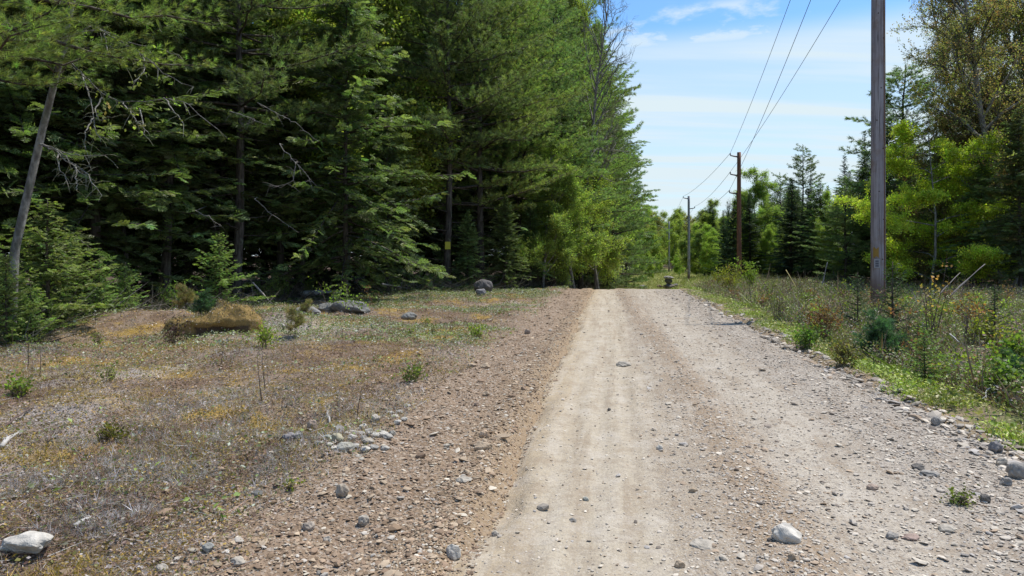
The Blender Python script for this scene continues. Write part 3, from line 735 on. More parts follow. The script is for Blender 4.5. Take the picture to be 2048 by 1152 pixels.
stone(1003, 878, 34, 9, TAN_, 'flat tan stone right of the round orange tan stone', group=SS)
stone(926, 908, 12, 9, (.27, .2, .14), 'small brown stone left of the wedge shaped stone', group=SS)
stone(926, 965, 38, 10, PALE_, 'pale flat slab on the shoulder in front of the wedge shaped stone', group=SS)
stone(685, 988, 30, 25, (.36, .30, .23), 'rounded brown grey stone in the middle of the stony shoulder', group=SS, facets=4)
stone(727, 1055, 24, 20, PALE_, 'pale angular stone on the shoulder with a dark clod behind it', group=SS)
stone(617, 1062, 26, 16, (.30, .25, .2), 'brown grey stone on the shoulder left of the pale angular stone', group=SS)
stone(515, 991, 27, 9, (.13, .125, .115), 'flat dark slate grey stone at the edge of the litter', group=SS)
stone(417, 1104, 26, 15, (.30, .29, .26), 'blue grey flat stone on the near left shoulder', group=SS)
stone(475, 1133, 34, 14, PALE_, 'pale flat stone right of the blue grey flat stone', group=SS)
stone(323, 1148, 30, 18, PALE_, 'pale stone cut by the bottom border left of the shoulder', group=SS)
stone(655, 1085, 18, 13, PALE_, 'small pale stone behind the near left shoulder stones', group=SS)
stone(944, 733, 20, 10, TAN_, 'left one of two tan stones lying together far along the shoulder', group=SS)
stone(970, 737, 22, 11, TAN_, 'right one of two tan stones lying together far along the shoulder', group=SS)
stone(1055, 669, 13, 10, PINK_, 'pinkish stone far off on the shoulder near the road', group=SS)
stone(972, 782, 16, 10, TAN_, 'tan stone midway between the wedge stone and the two tan stones', group=SS)
stone(953, 812, 13, 9, (.3, .22, .16), 'brown stone midway along the shoulder beyond the round orange one', group=SS)
stone(625, 866, 23, 24, PINK_, 'upright pink brown stone, tallest of the stone heap', group=PS, deep=.7)
stone(577, 882, 29, 18, (.25, .225, .215), 'smooth purplish grey oval stone at the left end of the stone heap', group=PS, facets=2)
stone(597, 879, 20, 17, GREY_, 'light grey stone leaning on the purplish oval stone', group=PS)
stone(679, 868, 24, 19, GREY_, 'blocky grey stone at the back of the stone heap', group=PS, facets=12)
stone(674, 889, 27, 19, (.36, .32, .22), 'yellowish stone in front of the blocky grey stone', group=PS)
stone(691, 904, 38, 20, (.37, .345, .285), 'large pale flat stone at the front of the stone heap', group=PS)
stone(655, 879, 24, 10, (.28, .28, .235), 'flat greenish grey stone in the middle of the stone heap', group=PS)
stone(736, 888, 32, 9, PALE_, 'long pale stone lying slantwise in the stone heap', group=PS, rz=-.5)
stone(752, 848, 21, 15, PALE_, 'pale block at the upper right end of the stone heap', group=PS, facets=12)
stone(727, 859, 19, 12, WHITE_, 'whitish wedge stone behind the long slanting stone', group=PS)
stone(757, 858, 20, 8, GREY_, 'flat grey stone in front of the pale block of the heap', group=PS)
stone(784, 857, 17, 12, (.28, .26, .22), 'dark tan stone at the far right of the stone heap', group=PS)
for i, (px, py, w) in enumerate([(708, 868, 15), (716, 862, 13), (738, 865, 15), (768, 872, 15), (752, 882, 17), (728, 880, 14), (770, 898, 15), (668, 900, 14), (815, 815, 12), (795, 850, 13), (705, 880, 18), (720, 872, 16), (742, 872, 18), (762, 880, 16), (775, 888, 18), (712, 895, 16), (730, 900, 18), (748, 895, 16), (765, 866, 14), (790, 838, 16), (800, 828, 14), (808, 842, 13), (780, 830, 14), (695, 872, 14), (640, 890, 14), (660, 893, 14)]):
    stone(px, py, w * 1.25, w * .62, [(.40, .37, .32), (.45, .41, .35), (.33, .305, .265)][i % 3], 'small grey stone among the many filling the stone heap', group=PS, sink=.15)
# boulders further off
LB = 'boulders at the foot of the left wood'
MOSSY = (.165, .16, .145)
stone(702, 630, 88, 24, MOSSY, 'long low grey boulder, largest of those behind the mossy hummock', 'boulder', 'boulder', LB, deep=.6, sink=.5, facets=5)
stone(655, 626, 38, 20, MOSSY, 'grey boulder against the left end of the long low boulder', 'boulder', 'boulder', LB, facets=4)
stone(612, 632, 58, 21, (.22, .21, .2), 'low rounded boulder left of the others behind a brown seedling', 'boulder', 'boulder', LB, facets=4)
stone(818, 637, 34, 15, (.19, .185, .17), 'small blue grey boulder alone in low plants', 'boulder', 'boulder', LB, facets=4)
stone(966, 585, 40, 27, (.115, .105, .1), 'dark brown domed boulder near the end of the left clearing', 'boulder', 'boulder', LB, facets=5, sink=.3)
stone(962, 590, 22, 14, (.21, .2, .2), 'small grey boulder in front of the dark domed boulder', 'boulder', 'boulder', LB)
FB = 'boulders beyond the crest of the road'
def far_rock(px, py, Y, w, h, label, col=(.17, .16, .15), dz=0):
    X = (px - 1024) / F * Y; s = w / F * Y / 2; sz = h / F * Y / 2
    o = put('boulder', rock_mesh(int(px), s, s * .8, sz, col, 6)); o.location = (X, Y, CAM_H + (HOR - py) / F * Y + sz * .7 + dz)
    tag(o, label, 'boulder', FB)
far_rock(1287, 579, 58, 20, 11, 'lone dark boulder showing just over the road crest')
far_rock(1339, 577, 60, 28, 13, 'dark boulder at the bottom of the rock pile over the crest', (.15, .13, .12))
far_rock(1337, 566, 60, 17, 12, 'middle boulder standing in the rock pile over the crest', (.13, .12, .11))
far_rock(1337, 558, 60, 22, 8, 'pale topped boulder crowning the rock pile over the crest', (.26, .24, .22))
far_rock(1319, 575, 60, 12, 7, 'small reddish boulder left of the rock pile over the crest', (.2, .14, .11))
far_rock(1352, 572, 60, 10, 6, 'small grey boulder right of the rock pile over the crest')
far_rock(1379, 569, 74, 20, 12, 'grey boulder at the foot of the third utility pole', (.22, .21, .22))

# mossy hummock with an undercut edge
g = np.random.default_rng(5); mb = MB()
th, ph = np.meshgrid(np.linspace(0, 2 * math.pi, 72, endpoint=False), np.linspace(0, 1, 26))
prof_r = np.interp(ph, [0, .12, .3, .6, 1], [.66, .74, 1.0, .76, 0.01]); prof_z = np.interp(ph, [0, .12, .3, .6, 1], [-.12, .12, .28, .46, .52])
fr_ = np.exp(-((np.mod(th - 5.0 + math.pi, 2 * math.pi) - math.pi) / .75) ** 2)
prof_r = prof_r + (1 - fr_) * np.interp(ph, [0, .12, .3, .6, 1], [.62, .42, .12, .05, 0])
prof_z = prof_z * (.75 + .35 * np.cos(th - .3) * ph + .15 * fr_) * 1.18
rr = prof_r * (1 + .30 * (vn(th * 1.9, ph * 3 + 2, 4) - .5) * np.minimum(th, 2 * math.pi - th).clip(0, 1)) * (1 + .22 * (vn(np.cos(th) * 1.6 + 4, np.sin(th) * 1.6 + 7, 3) - .5) * 2 + .10 * (vn(th * 4, ph * 5, 9) - .5))
HX = np.stack([rr * np.cos(th) * 0.86, rr * np.sin(th) * .6, prof_z * (1 + .2 * (vn(np.cos(th) * 2 * rr + 9, np.sin(th) * 2 * rr, 6) - .5)) + .16 * (vn(rr * np.cos(th) * 3.2 + 3, rr * np.sin(th) * 3.2 + 8, 21) - .5) * (ph > .15) + .06 * (vn(th * 7, ph * 9, 2) - .5)], -1).reshape(-1, 3)
n = 72; i, j = np.meshgrid(np.arange(25), np.arange(72), indexing='ij'); a0 = i * n + j; a1 = i * n + (j + 1) % n
colh = np.where(((ph < .2) & (fr_ > .35))[..., None], np.array([.09, .06, .04]), np.array([.26, .175, .07])).reshape(-1, 3)  # front undercut coloured darker: shade beneath the lip painted in
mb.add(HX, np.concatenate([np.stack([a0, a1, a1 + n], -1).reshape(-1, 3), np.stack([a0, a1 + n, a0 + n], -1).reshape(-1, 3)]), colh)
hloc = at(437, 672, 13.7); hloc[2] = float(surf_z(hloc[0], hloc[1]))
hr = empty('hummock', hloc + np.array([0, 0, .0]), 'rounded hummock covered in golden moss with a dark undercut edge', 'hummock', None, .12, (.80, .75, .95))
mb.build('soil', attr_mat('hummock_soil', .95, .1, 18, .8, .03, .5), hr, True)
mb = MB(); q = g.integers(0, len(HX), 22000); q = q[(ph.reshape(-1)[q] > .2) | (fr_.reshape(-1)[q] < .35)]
nn_ = HX[q] / np.array([.86, .6, .6]); nn_ /= np.linalg.norm(nn_, axis=1)[:, None]
mcol = np.array([(.42, .28, .05), (.33, .23, .05), (.38, .26, .13), (.24, .23, .06), (.40, .32, .24)])[np.clip((vn(HX[q, 0] * 3 + 9, HX[q, 1] * 4 + 5, 7) * 5 + g.normal(0, .8, len(q))).astype(int), 0, 4)] * (1 + .25 * g.normal(size=(len(q), 1))).clip(.4, 1.7)
mb.scatter(BLADE[0], BLADE[1], HX[q] + g.normal(0, .02, (len(q), 3)), nn_ + g.normal(0, .6, (len(q), 3)), g.normal(0, 1, (len(q), 3)), g.uniform(.02, .045, len(q)), mcol)
q = g.integers(0, len(HX), 2600); q = q[ph.reshape(-1)[q] > .15]
mb.scatter(KITE[0], KITE[1], HX[q] + g.normal(0, .03, (len(q), 3)) + [0, 0, .02], g.normal(0, 1, (len(q), 3)), g.normal(0, .7, (len(q), 3)) + [0, 0, .6], g.uniform(.02, .05, len(q)), np.array(HP)[g.integers(0, len(HP), len(q))])
q = g.integers(0, len(HX), 420)
mb.scatter(TWIG[0], TWIG[1], HX[q] + [0, 0, .02], g.normal(0, 1, (len(q), 3)) * [1, 1, .4], np.tile([0, 0, 1.], (len(q), 1)), g.uniform(.08, .3, len(q)), np.array([(.2, .14, .1), (.34, .29, .25), (.13, .09, .07)])[g.integers(0, 3, len(q))])
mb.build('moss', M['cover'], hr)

# ---------------------------------------------------------------- fallen wood
def log(px0, py0, px1, py1, Y0, Y1, r, label, name='fallen_branch', cat='branch', col=(.42, .39, .36), twigs=0, seed=1, free=False):
    a = at(px0, py0, Y0); b = at(px1, py1, Y1); g = np.random.default_rng(seed)
    if not free:
        a[2] = float(surf_z(a[0], a[1])) + r + max(0, a[2] - float(surf_z(a[0], a[1])) - r); b[2] = max(b[2], float(surf_z(b[0], b[1])) + r)
    t = np.linspace(0, 1, 9); P = a + np.outer(t, b - a) + np.c_[g.normal(0, .5, (9, 2)) * np.linalg.norm(b - a) * (.008 if free else .025), np.zeros(9)]
    P[:, 2] += np.sin(t * math.pi) * g.uniform(-.0, .03)
    mb = MB(); mb.tube(P, r * (1 - .55 * t) * (1 + .15 * g.normal(size=9)), 7, col)
    for _ in range(twigs):
        q = P[g.integers(2, 8)]; d = (b - a) / np.linalg.norm(b - a) * .5 + g.normal(0, .5, 3); d[2] = abs(d[2]) * .5
        l = g.uniform(.1, .35) * np.linalg.norm(b - a); mb.tube([q, q + d * l * .6, q + d * l], [r * .4, r * .3, r * .12], 4, col, False)
    o = mb.build(name, M['twig'], None, True); return tag(o, label, cat)
gy = lambda py: CAM_H * F / (py - HOR)
log(541, 636, 572, 664, gy(648), gy(676), .045, 'short bleached log lying on the slope right of the mossy hummock', 'fallen_log', 'log')
log(604, 588, 682, 583, 24.5, 24.2, .12, 'thick pale log lying in shade behind the long low boulder', 'fallen_log', 'log', (.30, .29, .28))
log(764, 568, 820, 580, 26, gy(590), .04, 'pale curved branch poking from the dark wood over low plants', col=(.4, .37, .34))
log(2, 912, 44, 880, gy(925), gy(895), .022, 'grey weathered branch at the left border in the dry heath', twigs=3, seed=3)
log(148, 1052, 188, 1036, gy(1060), gy(1045), .016, 'short grey stick behind the large whitish boulder', twigs=1, seed=4)
log(0, 878, 72, 812, gy(890), gy(850), .012, 'thin dark stem lying over the heath at the left border', col=(.12, .085, .07), twigs=3, seed=5)
log(505, 565, 548, 612, 22, 21, .03, 'thin grey pole leaning out of the dark wood behind the hummock', 'leaning_pole', 'dead pole', (.33, .30, .28), free=True)
log(665, 845, 648, 800, gy(860), gy(815), .010, 'thin curled twig on bare litter behind the stone heap', seed=8)
log(1890, 600, 1970, 528, 22, 23, .032, 'longest leaning dead trunk before the dark right hand wood', 'leaning_pole', 'dead pole', (.17, .15, .14), free=True)
log(1868, 600, 1920, 545, 23, 24, .024, 'leaning dead stem left of the longest leaning trunk', 'leaning_pole', 'dead pole', (.19, .165, .15), free=True, seed=2)
log(1640, 590, 1655, 524, 30, 30, .035, 'upright pale dead stem with a hooked top before the right wood', 'leaning_pole', 'dead pole', (.28, .25, .23), free=True, twigs=2, seed=6)
log(1572, 540, 1600, 590, 27, 26, .022, 'straw yellow stalk leaning over the brush before the right wood', 'leaning_pole', 'dead pole', (.33, .28, .12), free=True, seed=7)
log(2005, 752, 1965, 800, gy(790), gy(815), .010, 'forked white twig in the brush near the right border', twigs=3, col=(.5, .47, .45), seed=9)
log(1900, 668, 1918, 684, gy(715), gy(720), .012, 'short white twig standing in the brown brush', col=(.5, .47, .45), seed=10)

# ---------------------------------------------------------------- utility poles and wires
def pole_mat(name, c1, c2, c3):
    m, nt = newmat(name); N = NT(nt)
    p = N.n('ShaderNodeTexCoord').outputs['Object']
    mp = N.n('ShaderNodeMapping', {'Vector': p, 'Scale': (22, 22, .55)}).outputs[0]
    a = N.noise(mp, 1.0, 6, .6); b = N.noise(p, 1.2, 4, .6, 3)
    mp2 = N.n('ShaderNodeMapping', {'Vector': p, 'Scale': (60, 60, .9)}).outputs[0]; d = N.noise(mp2, 1, 5, .6, 9)
    c = N.mix(N.step(a, .35, .7), c1, c2); c = N.mix(N.math('MULTIPLY', N.step(b, .52, .68), .8), c, c3)
    c = N.mix(N.step(d, .55, .64), c, (.055, .042, .036))
    e_ = N.noise(p, 2.6, 5, .7, 17); c = N.mix(N.math('MULTIPLY', N.step(e_, .5, .72), .6), c, c3)
    z = N.n('ShaderNodeSeparateXYZ', {0: p}).outputs[2]
    c = N.mix(N.math('MULTIPLY', N.step(N.math('ADD', z, N.math('MULTIPLY', b, .8)), 1.7, .9), .8), c, (.12, .06, .035))
    N.out(N.bsdf(c, .85, N.bump(N.math('ADD', a, d), .6, .01), .25)); return m
M['pole_grey'] = pole_mat('weathered_pole', (.25, .215, .225), (.36, .325, .335), (.23, .165, .135))
M['pole_lit_tone'] = pole_mat('lit_tone_pole', (.30, .285, .29), (.42, .40, .41), (.24, .21, .19))  # weathered pole wood made paler: sunlight on the far poles put into its colour
M['pole_brown'] = pole_mat('brown_pole', (.19, .085, .05), (.30, .15, .095), (.13, .065, .042))
def plain(name, c, rough=.6, metal=0.):
    m, nt = newmat(name); N = NT(nt)
    p = N.n('ShaderNodeTexCoord').outputs['Object']; a = N.noise(p, 25, 4, .6)
    col = N.mix(N.math('MULTIPLY_ADD', a, .6, -.1), c, tuple(v * .55 for v in c))
    N.out(N.n('ShaderNodeBsdfPrincipled', {'Base Color': col, 'Roughness': rough, 'Metallic': metal}).outputs[0]); return m
M['arm'] = plain('arm_wood', (.14, .10, .09)); M['porcelain'] = plain('insulator', (.36, .33, .32), .3); M['wire'] = plain('wire_metal', (.075, .075, .08), .45, .3)
M['plate'] = plain('plate_metal', (.34, .33, .36), .5); M['plate_dark'] = plain('plate_print', (.11, .11, .14), .6); M['paint_y'] = plain('yellow_paint', (.33, .19, .03), .7); M['tag_y'] = plain('yellow_tag', (.62, .55, .05), .6)

def utility_pole(px, Y, top_z, r0, r1, mat, arms, label, lean=0.):
    X = (px - 1024) / F * Y; z = float(surf_z(X, Y))
    root = empty('utility_pole', (X, Y, z), label, 'utility pole', 'wooden utility poles along the cleared strip')
    H = top_z - z; t = np.linspace(-.5, H, 16); mb = MB()
    P = np.c_[lean * t, t * 0, t]; mb.tube(P, np.interp(t, [0, H], [r0, r1]), 20); mb.build('shaft', M[mat], root, True)
    tips = []
    for (az, side, ln) in arms:
        h = az - z; b = np.array([lean * h, 0, h]); e = b + np.array([side * ln, -.02, .10])
        mb = MB(); mb.tube([b + [side * r1 * .6, 0, 0], b + [side * ln * .55, -.01, .045], e], [.055, .05, .04], 7); a_ = mb.build('arm', M['arm'], root, True)
        mb = MB(); zz = np.array([.0, .03, .05, .08, .10, .13, .15]); mb.tube(np.c_[e[0] + 0 * zz, e[1] + 0 * zz, e[2] + .02 + zz], [.02, .055, .03, .055, .03, .05, .015], 10); mb.build('insulator', M['porcelain'], a_, True)
        tips.append(np.array([X, Y, z]) + e + [0, 0, .17])
    return root, tips
p1, t1 = utility_pole(1756, 19.5, 13.4, .192, .165, 'pole_grey', [(13.05, -1, .9), (12.0, 1, .9), (11.2, -1, .9)], 'tall weathered grey pole standing nearest, with a small plate low down')
p2, t2 = utility_pole(1478, 48.7, 8.95, .165, .13, 'pole_brown', [(8.62, -1, .62), (7.30, -1, .62), (6.0, -1, .68)], 'reddish brown pole with three short arms on its left side')
p3, t3 = utility_pole(1377.5, 75.5, 8.15, .15, .12, 'pole_lit_tone', [(7.85, -1, .60), (6.75, 1, .65), (5.0, -1, .45)], 'slender grey pole with a boulder at its foot and a left and a right arm')
p4, t4 = utility_pole(1338, 115, 7.3, .15, .12, 'pole_lit_tone', [(7.0, -1, .5), (6.1, 1, .5), (5.3, -1, .4)], 'farthest thin grey pole in front of the yellow green trees')
# plate, paint and crack on the near pole
def box(mb, c, s, col=(.3, .3, .3)):
    c = np.array(c, float); s = np.array(s, float) / 2
    V = np.array([[x, y, z] for x in (-1, 1) for y in (-1, 1) for z in (-1, 1)]) * s + c
    Fq = [(0, 1, 3, 2), (4, 6, 7, 5), (0, 4, 5, 1), (2, 3, 7, 6), (0, 2, 6, 4), (1, 5, 7, 3)]
    mb.add(V, [t for q in Fq for t in ((q[0], q[1], q[2]), (q[0], q[2], q[3]))], col)
a_ = -1.05; mb = MB(); zz = np.linspace(-.3, 13.0, 40)
rz_ = np.interp(zz, [0, 13.2], [.192, .165]) + .004
mb.tube(np.c_[rz_ * math.cos(a_) + 0 * zz, rz_ * math.sin(a_) + .004 * np.sin(zz * 2.1), zz], .016, 6, (.16, .085, .055)); mb.build('wire_moulding', M['twig'], p1, True)
a_ = -.62; mb = MB(); rz_ = rz_ + .002
mb.tube(np.c_[rz_ * math.cos(a_) + .003 * np.sin(zz * 3), rz_ * math.sin(a_) + 0 * zz, zz], .006, 5, (.30, .27, .25)); mb.build('ground_wire', M['twig'], p1, True)
for k_, (z_, a_) in enumerate([(2.3, -1.0), (2.62, -1.25), (2.05, -.9), (3.4, -1.9), (4.6, -1.3), (5.4, -2.2), (6.3, -1.6), (7.7, -1.2), (8.4, -2.0), (1.5, -1.4)]):
    r_k = np.interp(z_, [0, 13.2], [.192, .165]); mb = MB(); n_ = np.array([math.cos(a_), math.sin(a_), 0]); b_ = n_ * (r_k - .01) + [0, 0, z_]
    mb.tube([b_, b_ + n_ * .016], [.022, .016], 8, (.07, .045, .035)); mb.build('knot', M['twig'], p1, True)
zp = float(surf_z((1756 - 1024) / F * 19.5, 19.5)); hp = lambda py: CAM_H + (HOR - py) / F * 19.5 - zp
mb = MB(); box(mb, (0, 0, 0), (.15, .012, .25)); o = mb.build('number_plate', M['plate'], p1); o.location = (-.115, -.168, hp(527)); o.rotation_euler = (0, 0, -.62)
for zz_, hh_ in ((.065, .05), (-.0, .05), (-.065, .05)):
    mb = MB(); box(mb, (0, -.0085, zz_), (.085, .005, hh_)); mb.build('printed_row', M['plate_dark'], o)
mb = MB(); th = np.linspace(-2.75, -1.95, 8); zz = np.linspace(-.13, .13, 5); A_, B_ = np.meshgrid(th, zz)
Rr = .193
V = np.stack([Rr * np.cos(A_), Rr * np.sin(A_), B_ * (1 + .2 * np.sin(A_ * 9))], -1).reshape(-1, 3); n = 8; i, j = np.meshgrid(np.arange(4), np.arange(7), indexing='ij'); a0 = i * n + j
mb.add(V, np.concatenate([np.stack([a0, a0 + 1, a0 + n + 1], -1).reshape(-1, 3), np.stack([a0, a0 + n + 1, a0 + n], -1).reshape(-1, 3)]), (.3, .2, .05))
o = mb.build('yellow_paint_mark', M['paint_y'], p1); o.location = (0, 0, hp(505))

def wire(a, b, sag, label, r=.011):
    t = np.linspace(0, 1, 40); P = a + np.outer(t, b - a); P[:, 2] -= sag * 4 * t * (1 - t)
    mb = MB(); mb.tube(P, r, 5); o = mb.build('power_line', M['wire'], None, True); tag(o, label, 'power line', 'power lines between the poles')
wire(t1[0], t2[0], .35, 'wire ending on the topmost arm of the reddish brown pole, coming from the nearest pole')
wire(t1[1], t2[1], .35, 'wire ending on the middle arm of the reddish brown pole, coming from the nearest pole')
wire(t1[2], t2[2], .35, 'wire ending on the lowest arm of the reddish brown pole, coming from the nearest pole')
wire(t2[0], t3[0], .35, 'wire running from the topmost arm of the brown pole to the slender grey pole', .013)
wire(t2[1], t3[1], .35, 'wire running from the middle arm of the brown pole to the slender grey pole', .013)
wire(t2[2], t3[2], .3, 'wire running from the lowest arm of the brown pole to the slender grey pole', .013)
for k, s in enumerate(('upper left', 'right', 'lower left')):
    wire(t3[k], t4[k], .6, f'wire from the {s} arm of the slender grey pole to the farthest pole', .012)

# ---------------------------------------------------------------- the left wood
LW = 'trees along the edge of the left wood'
plant('pine', 3, -130, 10.8, 'white pine at the left border with bright yellow green needles hanging over the heath', LW, 1.0, 1.0)
plant('pine', 4, 470, 23, 'tall pine holding soft blue green boughs high above the hummock', LW, 1.0, 1.0)
plant('hemlock', 1, 40, 19, 'dark hemlock behind the leaning grey trunk', LW, 1.0)
plant('hemlock', 0, 190, 20, 'dark hemlock just right of the leaning grey trunk', LW, 1.05)
plant('hemlock', 2, 330, 22, 'hemlock with sparse lower limbs behind the mossy hummock', LW, 1.0)
plant('hemlock', 0, 450, 24.5, 'broad dark hemlock behind the right slope of the hummock', LW, 1.0, 2.2)
plant('hemlock', 1, 560, 26.5, 'hemlock behind the boulders, with drooping dark limbs', LW, 1.08)
hero = plant('hero_hemlock', 0, 690, 24.8, 'hemlock with sunlit feathery light green limb tips behind the long boulder', LW, (.82, .82, .95), .6)
plant('hero_hemlock', 0, 775, 27.6, 'shorter sunlit hemlock next to the tree with the yellow tag', LW, (.42, .42, .62), 3.3)
tagged = plant('pine', 4, 893, 31, 'tall pine whose trunk bears a small yellow tag', LW, 1.0, .4)
plant('pine', 0, 960, 33, 'tall white pine spreading bright green plumes over the clearing', LW, 1.0, 2.0)
plant('pine', 1, 1040, 37, 'tall white pine leaning its limbs over the road, right of the spreading one', LW, 1.08, 4.0)
plant('pine', 2, 1105, 40, 'white pine standing behind the yellow green maples of the left wood', LW, 1.1, 5.0)
plant('pine', 0, 1160, 47, 'white pine at the far corner of the left wood, behind the maples', LW, 1.0, 1.4)
plant('pine_mid', 0, 1228, 54, 'full low pine at the roadside end of the left wood', LW, 1.25, 1.4)
plant('pine_mid', 0, 1252, 62, 'last pine of the left wood, reaching a long limb over the road', LW, (1.0, 1.0, 1.2), 3.0)
plant('maple', 0, 1150, 38, 'young yellow green maple under the pines near the road', LW, .75)
plant('maple', 1, 1085, 35.5, 'green leafed young maple under the pines, left of the yellow green one', LW, .62)
plant('maple', 0, 1200, 42, 'yellow leafed maple at the roadside end of the left wood', LW, .85)
plant('maple', 0, 1232, 60, 'taller yellow green maple showing beside the blue sky', LW, (.72, .72, 1.2))
plant('bare', 0, 1195, 43.5, 'leafless tree with fine bare twigs against the sky above the left wood', LW, (.95, .95, 1.4))
plant('bare', 0, 1140, 46, 'second leafless tree, partly hidden by the pine beside the sky', LW, 1.25, 1.0)
plant('fir', 1, 1185, 58, 'blue green fir top rising at the sky edge of the left wood', LW, 1.25)
plant('maple', 1, 600, 30, 'tall maple with yellow green leaves high up among the hemlocks', LW, 1.5)
plant('maple', 0, 690, 31, 'yellow leafed maple crown above the sunlit hemlock', LW, 1.45)
for i, (px, Y, sc, lab) in enumerate([(1010, 32, .32, 'small dark hemlock behind the domed boulder'), (1060, 35, .35, 'small hemlock under the pines right of the domed boulder'), (935, 30.5, .25, 'low hemlock bush beside the tagged tree'), (1215, 47, .3, 'dark low hemlock at the roadside by the yellow maple')]):
    plant('hemlock', i % 2, px, Y, lab, 'low hemlocks under the pines', sc)
EP = [-500, 0, 200, 400, 600, 750, 900, 1000, 1100, 1180, 1240, 1290]; EY = [14, 18.5, 22, 26, 29, 31, 35, 39, 43, 50, 58, 66]
used = []; kinds = ['hemlock', 'hemlock', 'pine', 'fir', 'hemlock', 'pine', 'maple']; names = {}
cnt = 0; tries = 0
while cnt < 105 and tries < 4000:
    tries += 1
    px = rnd.uniform(-450, 1215); Y = np.interp(px, EP, EY) * (1 + 1.1 * rnd.random() ** 1.5) + .5
    X = (px - 1024) / F * Y
    if any((X - a) ** 2 + (Y - b) ** 2 < 3.0 for a, b in used): continue
    used.append((X, Y)); k = kinds[cnt % 7]; cnt += 1
    lab = {'hemlock': 'dark hemlock standing deep in the shade inside the left wood', 'pine': 'tall pine trunk and crown standing inside the left wood', 'fir': 'narrow dark fir standing inside the left wood', 'maple': 'slim maple with fresh leaves inside the left wood'}[k]
    H_ = {'hemlock': 14, 'pine': 16.5, 'fir': 11.5, 'maple': 10}[k]
    tp_ = np.interp(px, [1080, 1150, 1200, 1240, 1275], [-70, 10, 110, 260, 360])
    sc_ = rnd.uniform(.85, 1.1) * (CAM_H + (HOR - tp_) / F * Y) / H_
    if px < 1000: sc_ = min(max(sc_, rnd.uniform(.9, 1.1)), 1.7)
    if k == 'maple': sc_ = (min(sc_, .8), min(sc_, .8), sc_)
    plant(k, rnd.randrange(3) if k in ('hemlock', 'pine') else rnd.randrange(2), px, Y, lab, {'hemlock': 'hemlocks inside the left wood', 'pine': 'pines inside the left wood', 'fir': 'firs inside the left wood', 'maple': 'maples inside the left wood'}[k], sc_)

# small yellow tag nailed to the tagged pine
xt, yt = tagged.location.x, tagged.location.y
mb = MB(); box(mb, (0, 0, 0), (.24, .012, .33)); o = mb.build('boundary_tag', M['tag_y']); o.location = (xt + .09, yt - .36, CAM_H + (HOR - 491) / F * 30.7)
tag(o, 'small plain yellow tag nailed to a pine trunk', 'tag')

# leaning grey maple with bare hanging limbs
g = np.random.default_rng(77); Yl = 13.2
base = at(22, 640, Yl); base[2] = float(surf_z(base[0], base[1]))
lm = empty('leaning_maple', base, 'slender leaning grey trunk with bare pale limbs and small hanging leaves', 'maple tree', LW)
w2l = lambda P: np.asarray(P) - base
tr = MB(); tr.tube(w2l([base + [-.05, 0, -.3], base, at(30, 500, Yl), at(55, 390, Yl), at(85, 260, Yl), at(118, 130, Yl - .1), at(150, -20, Yl - .3), at(175, -160, Yl - .4)]), [.09, .085, .078, .072, .066, .056, .045, .03], 9)
limbs = [([(118, 130), (150, 60), (205, 60), (260, 85), (330, 100), (366, 120)], -.2), ([(130, 80), (185, 50), (235, 80), (285, 108), (330, 150), (388, 175)], -.5),
         ([(110, 160), (140, 124), (165, 150), (210, 190), (245, 205), (330, 197), (370, 205), (455, 278)], -.7), ([(165, 150), (180, 200), (187, 235), (193, 268), (200, 275)], -.6),
         ([(78, 285), (115, 300), (150, 330), (178, 352), (203, 392)], -.8), ([(78, 285), (130, 306), (170, 311), (216, 310)], -.6), ([(78, 285), (118, 305), (160, 345), (190, 362)], -.5), ([(115, 300), (117, 335), (135, 362)], -.6), ([(150, 330), (155, 362), (153, 380)], -.7),
         ([(205, 195), (190, 220), (197, 240), (230, 232)], -.5), ([(245, 205), (265, 230), (275, 245)], -.6), ([(285, 108), (290, 140), (265, 165)], -.5), ([(330, 197), (365, 245)], -.7), ([(208, 60), (212, 95), (225, 120)], -.4), ([(187, 235), (170, 265), (170, 300)], -.5), ([(280, 220), (290, 270)], -.5)]
cl = MB(); P, D, U, S = [], [], [], []
for pts, dy in limbs:
    m_ = len(pts); ctrl = np.array([at(x, y, Yl + dy * k / (m_ - 1) * 2) for k, (x, y) in enumerate(pts)])
    t = np.linspace(0, m_ - 1, m_ * 4); Q = np.array([[np.interp(s, range(m_), ctrl[:, c]) for c in range(3)] for s in t]) + g.normal(0, .012, (len(t), 3))
    tr.tube(w2l(Q), np.linspace(.016, .004, len(t)), 5)
    for k in range(3, len(t)):
        for _ in range(2):
            if g.uniform() < .5:
                d = g.normal(0, 1, 3); d[2] -= .5; d /= np.linalg.norm(d); l = g.uniform(.08, .35)
                cl.tube(w2l([Q[k], Q[k] + d * l * .6, Q[k] + d * l + [0, 0, -.04]]), [.005, .004, .002], 3, (.30, .28, .25), False)
                if Q[k][2] > 4.0 and g.uniform() < .55:
                    P.append(w2l(Q[k] + d * l)); D.append([g.normal(), g.normal(), -.6]); U.append([g.normal(), g.normal(), .6]); S.append(g.uniform(.8, 1.2))
tr.build('trunk', M['bark_grey'], lm, True)
lf = cl; emit(lf, CLUS_D, P, D, U, S, vary((.26, .30, .07), len(P), .2, g), g); lf.build('crown', M['leaf'], lm)
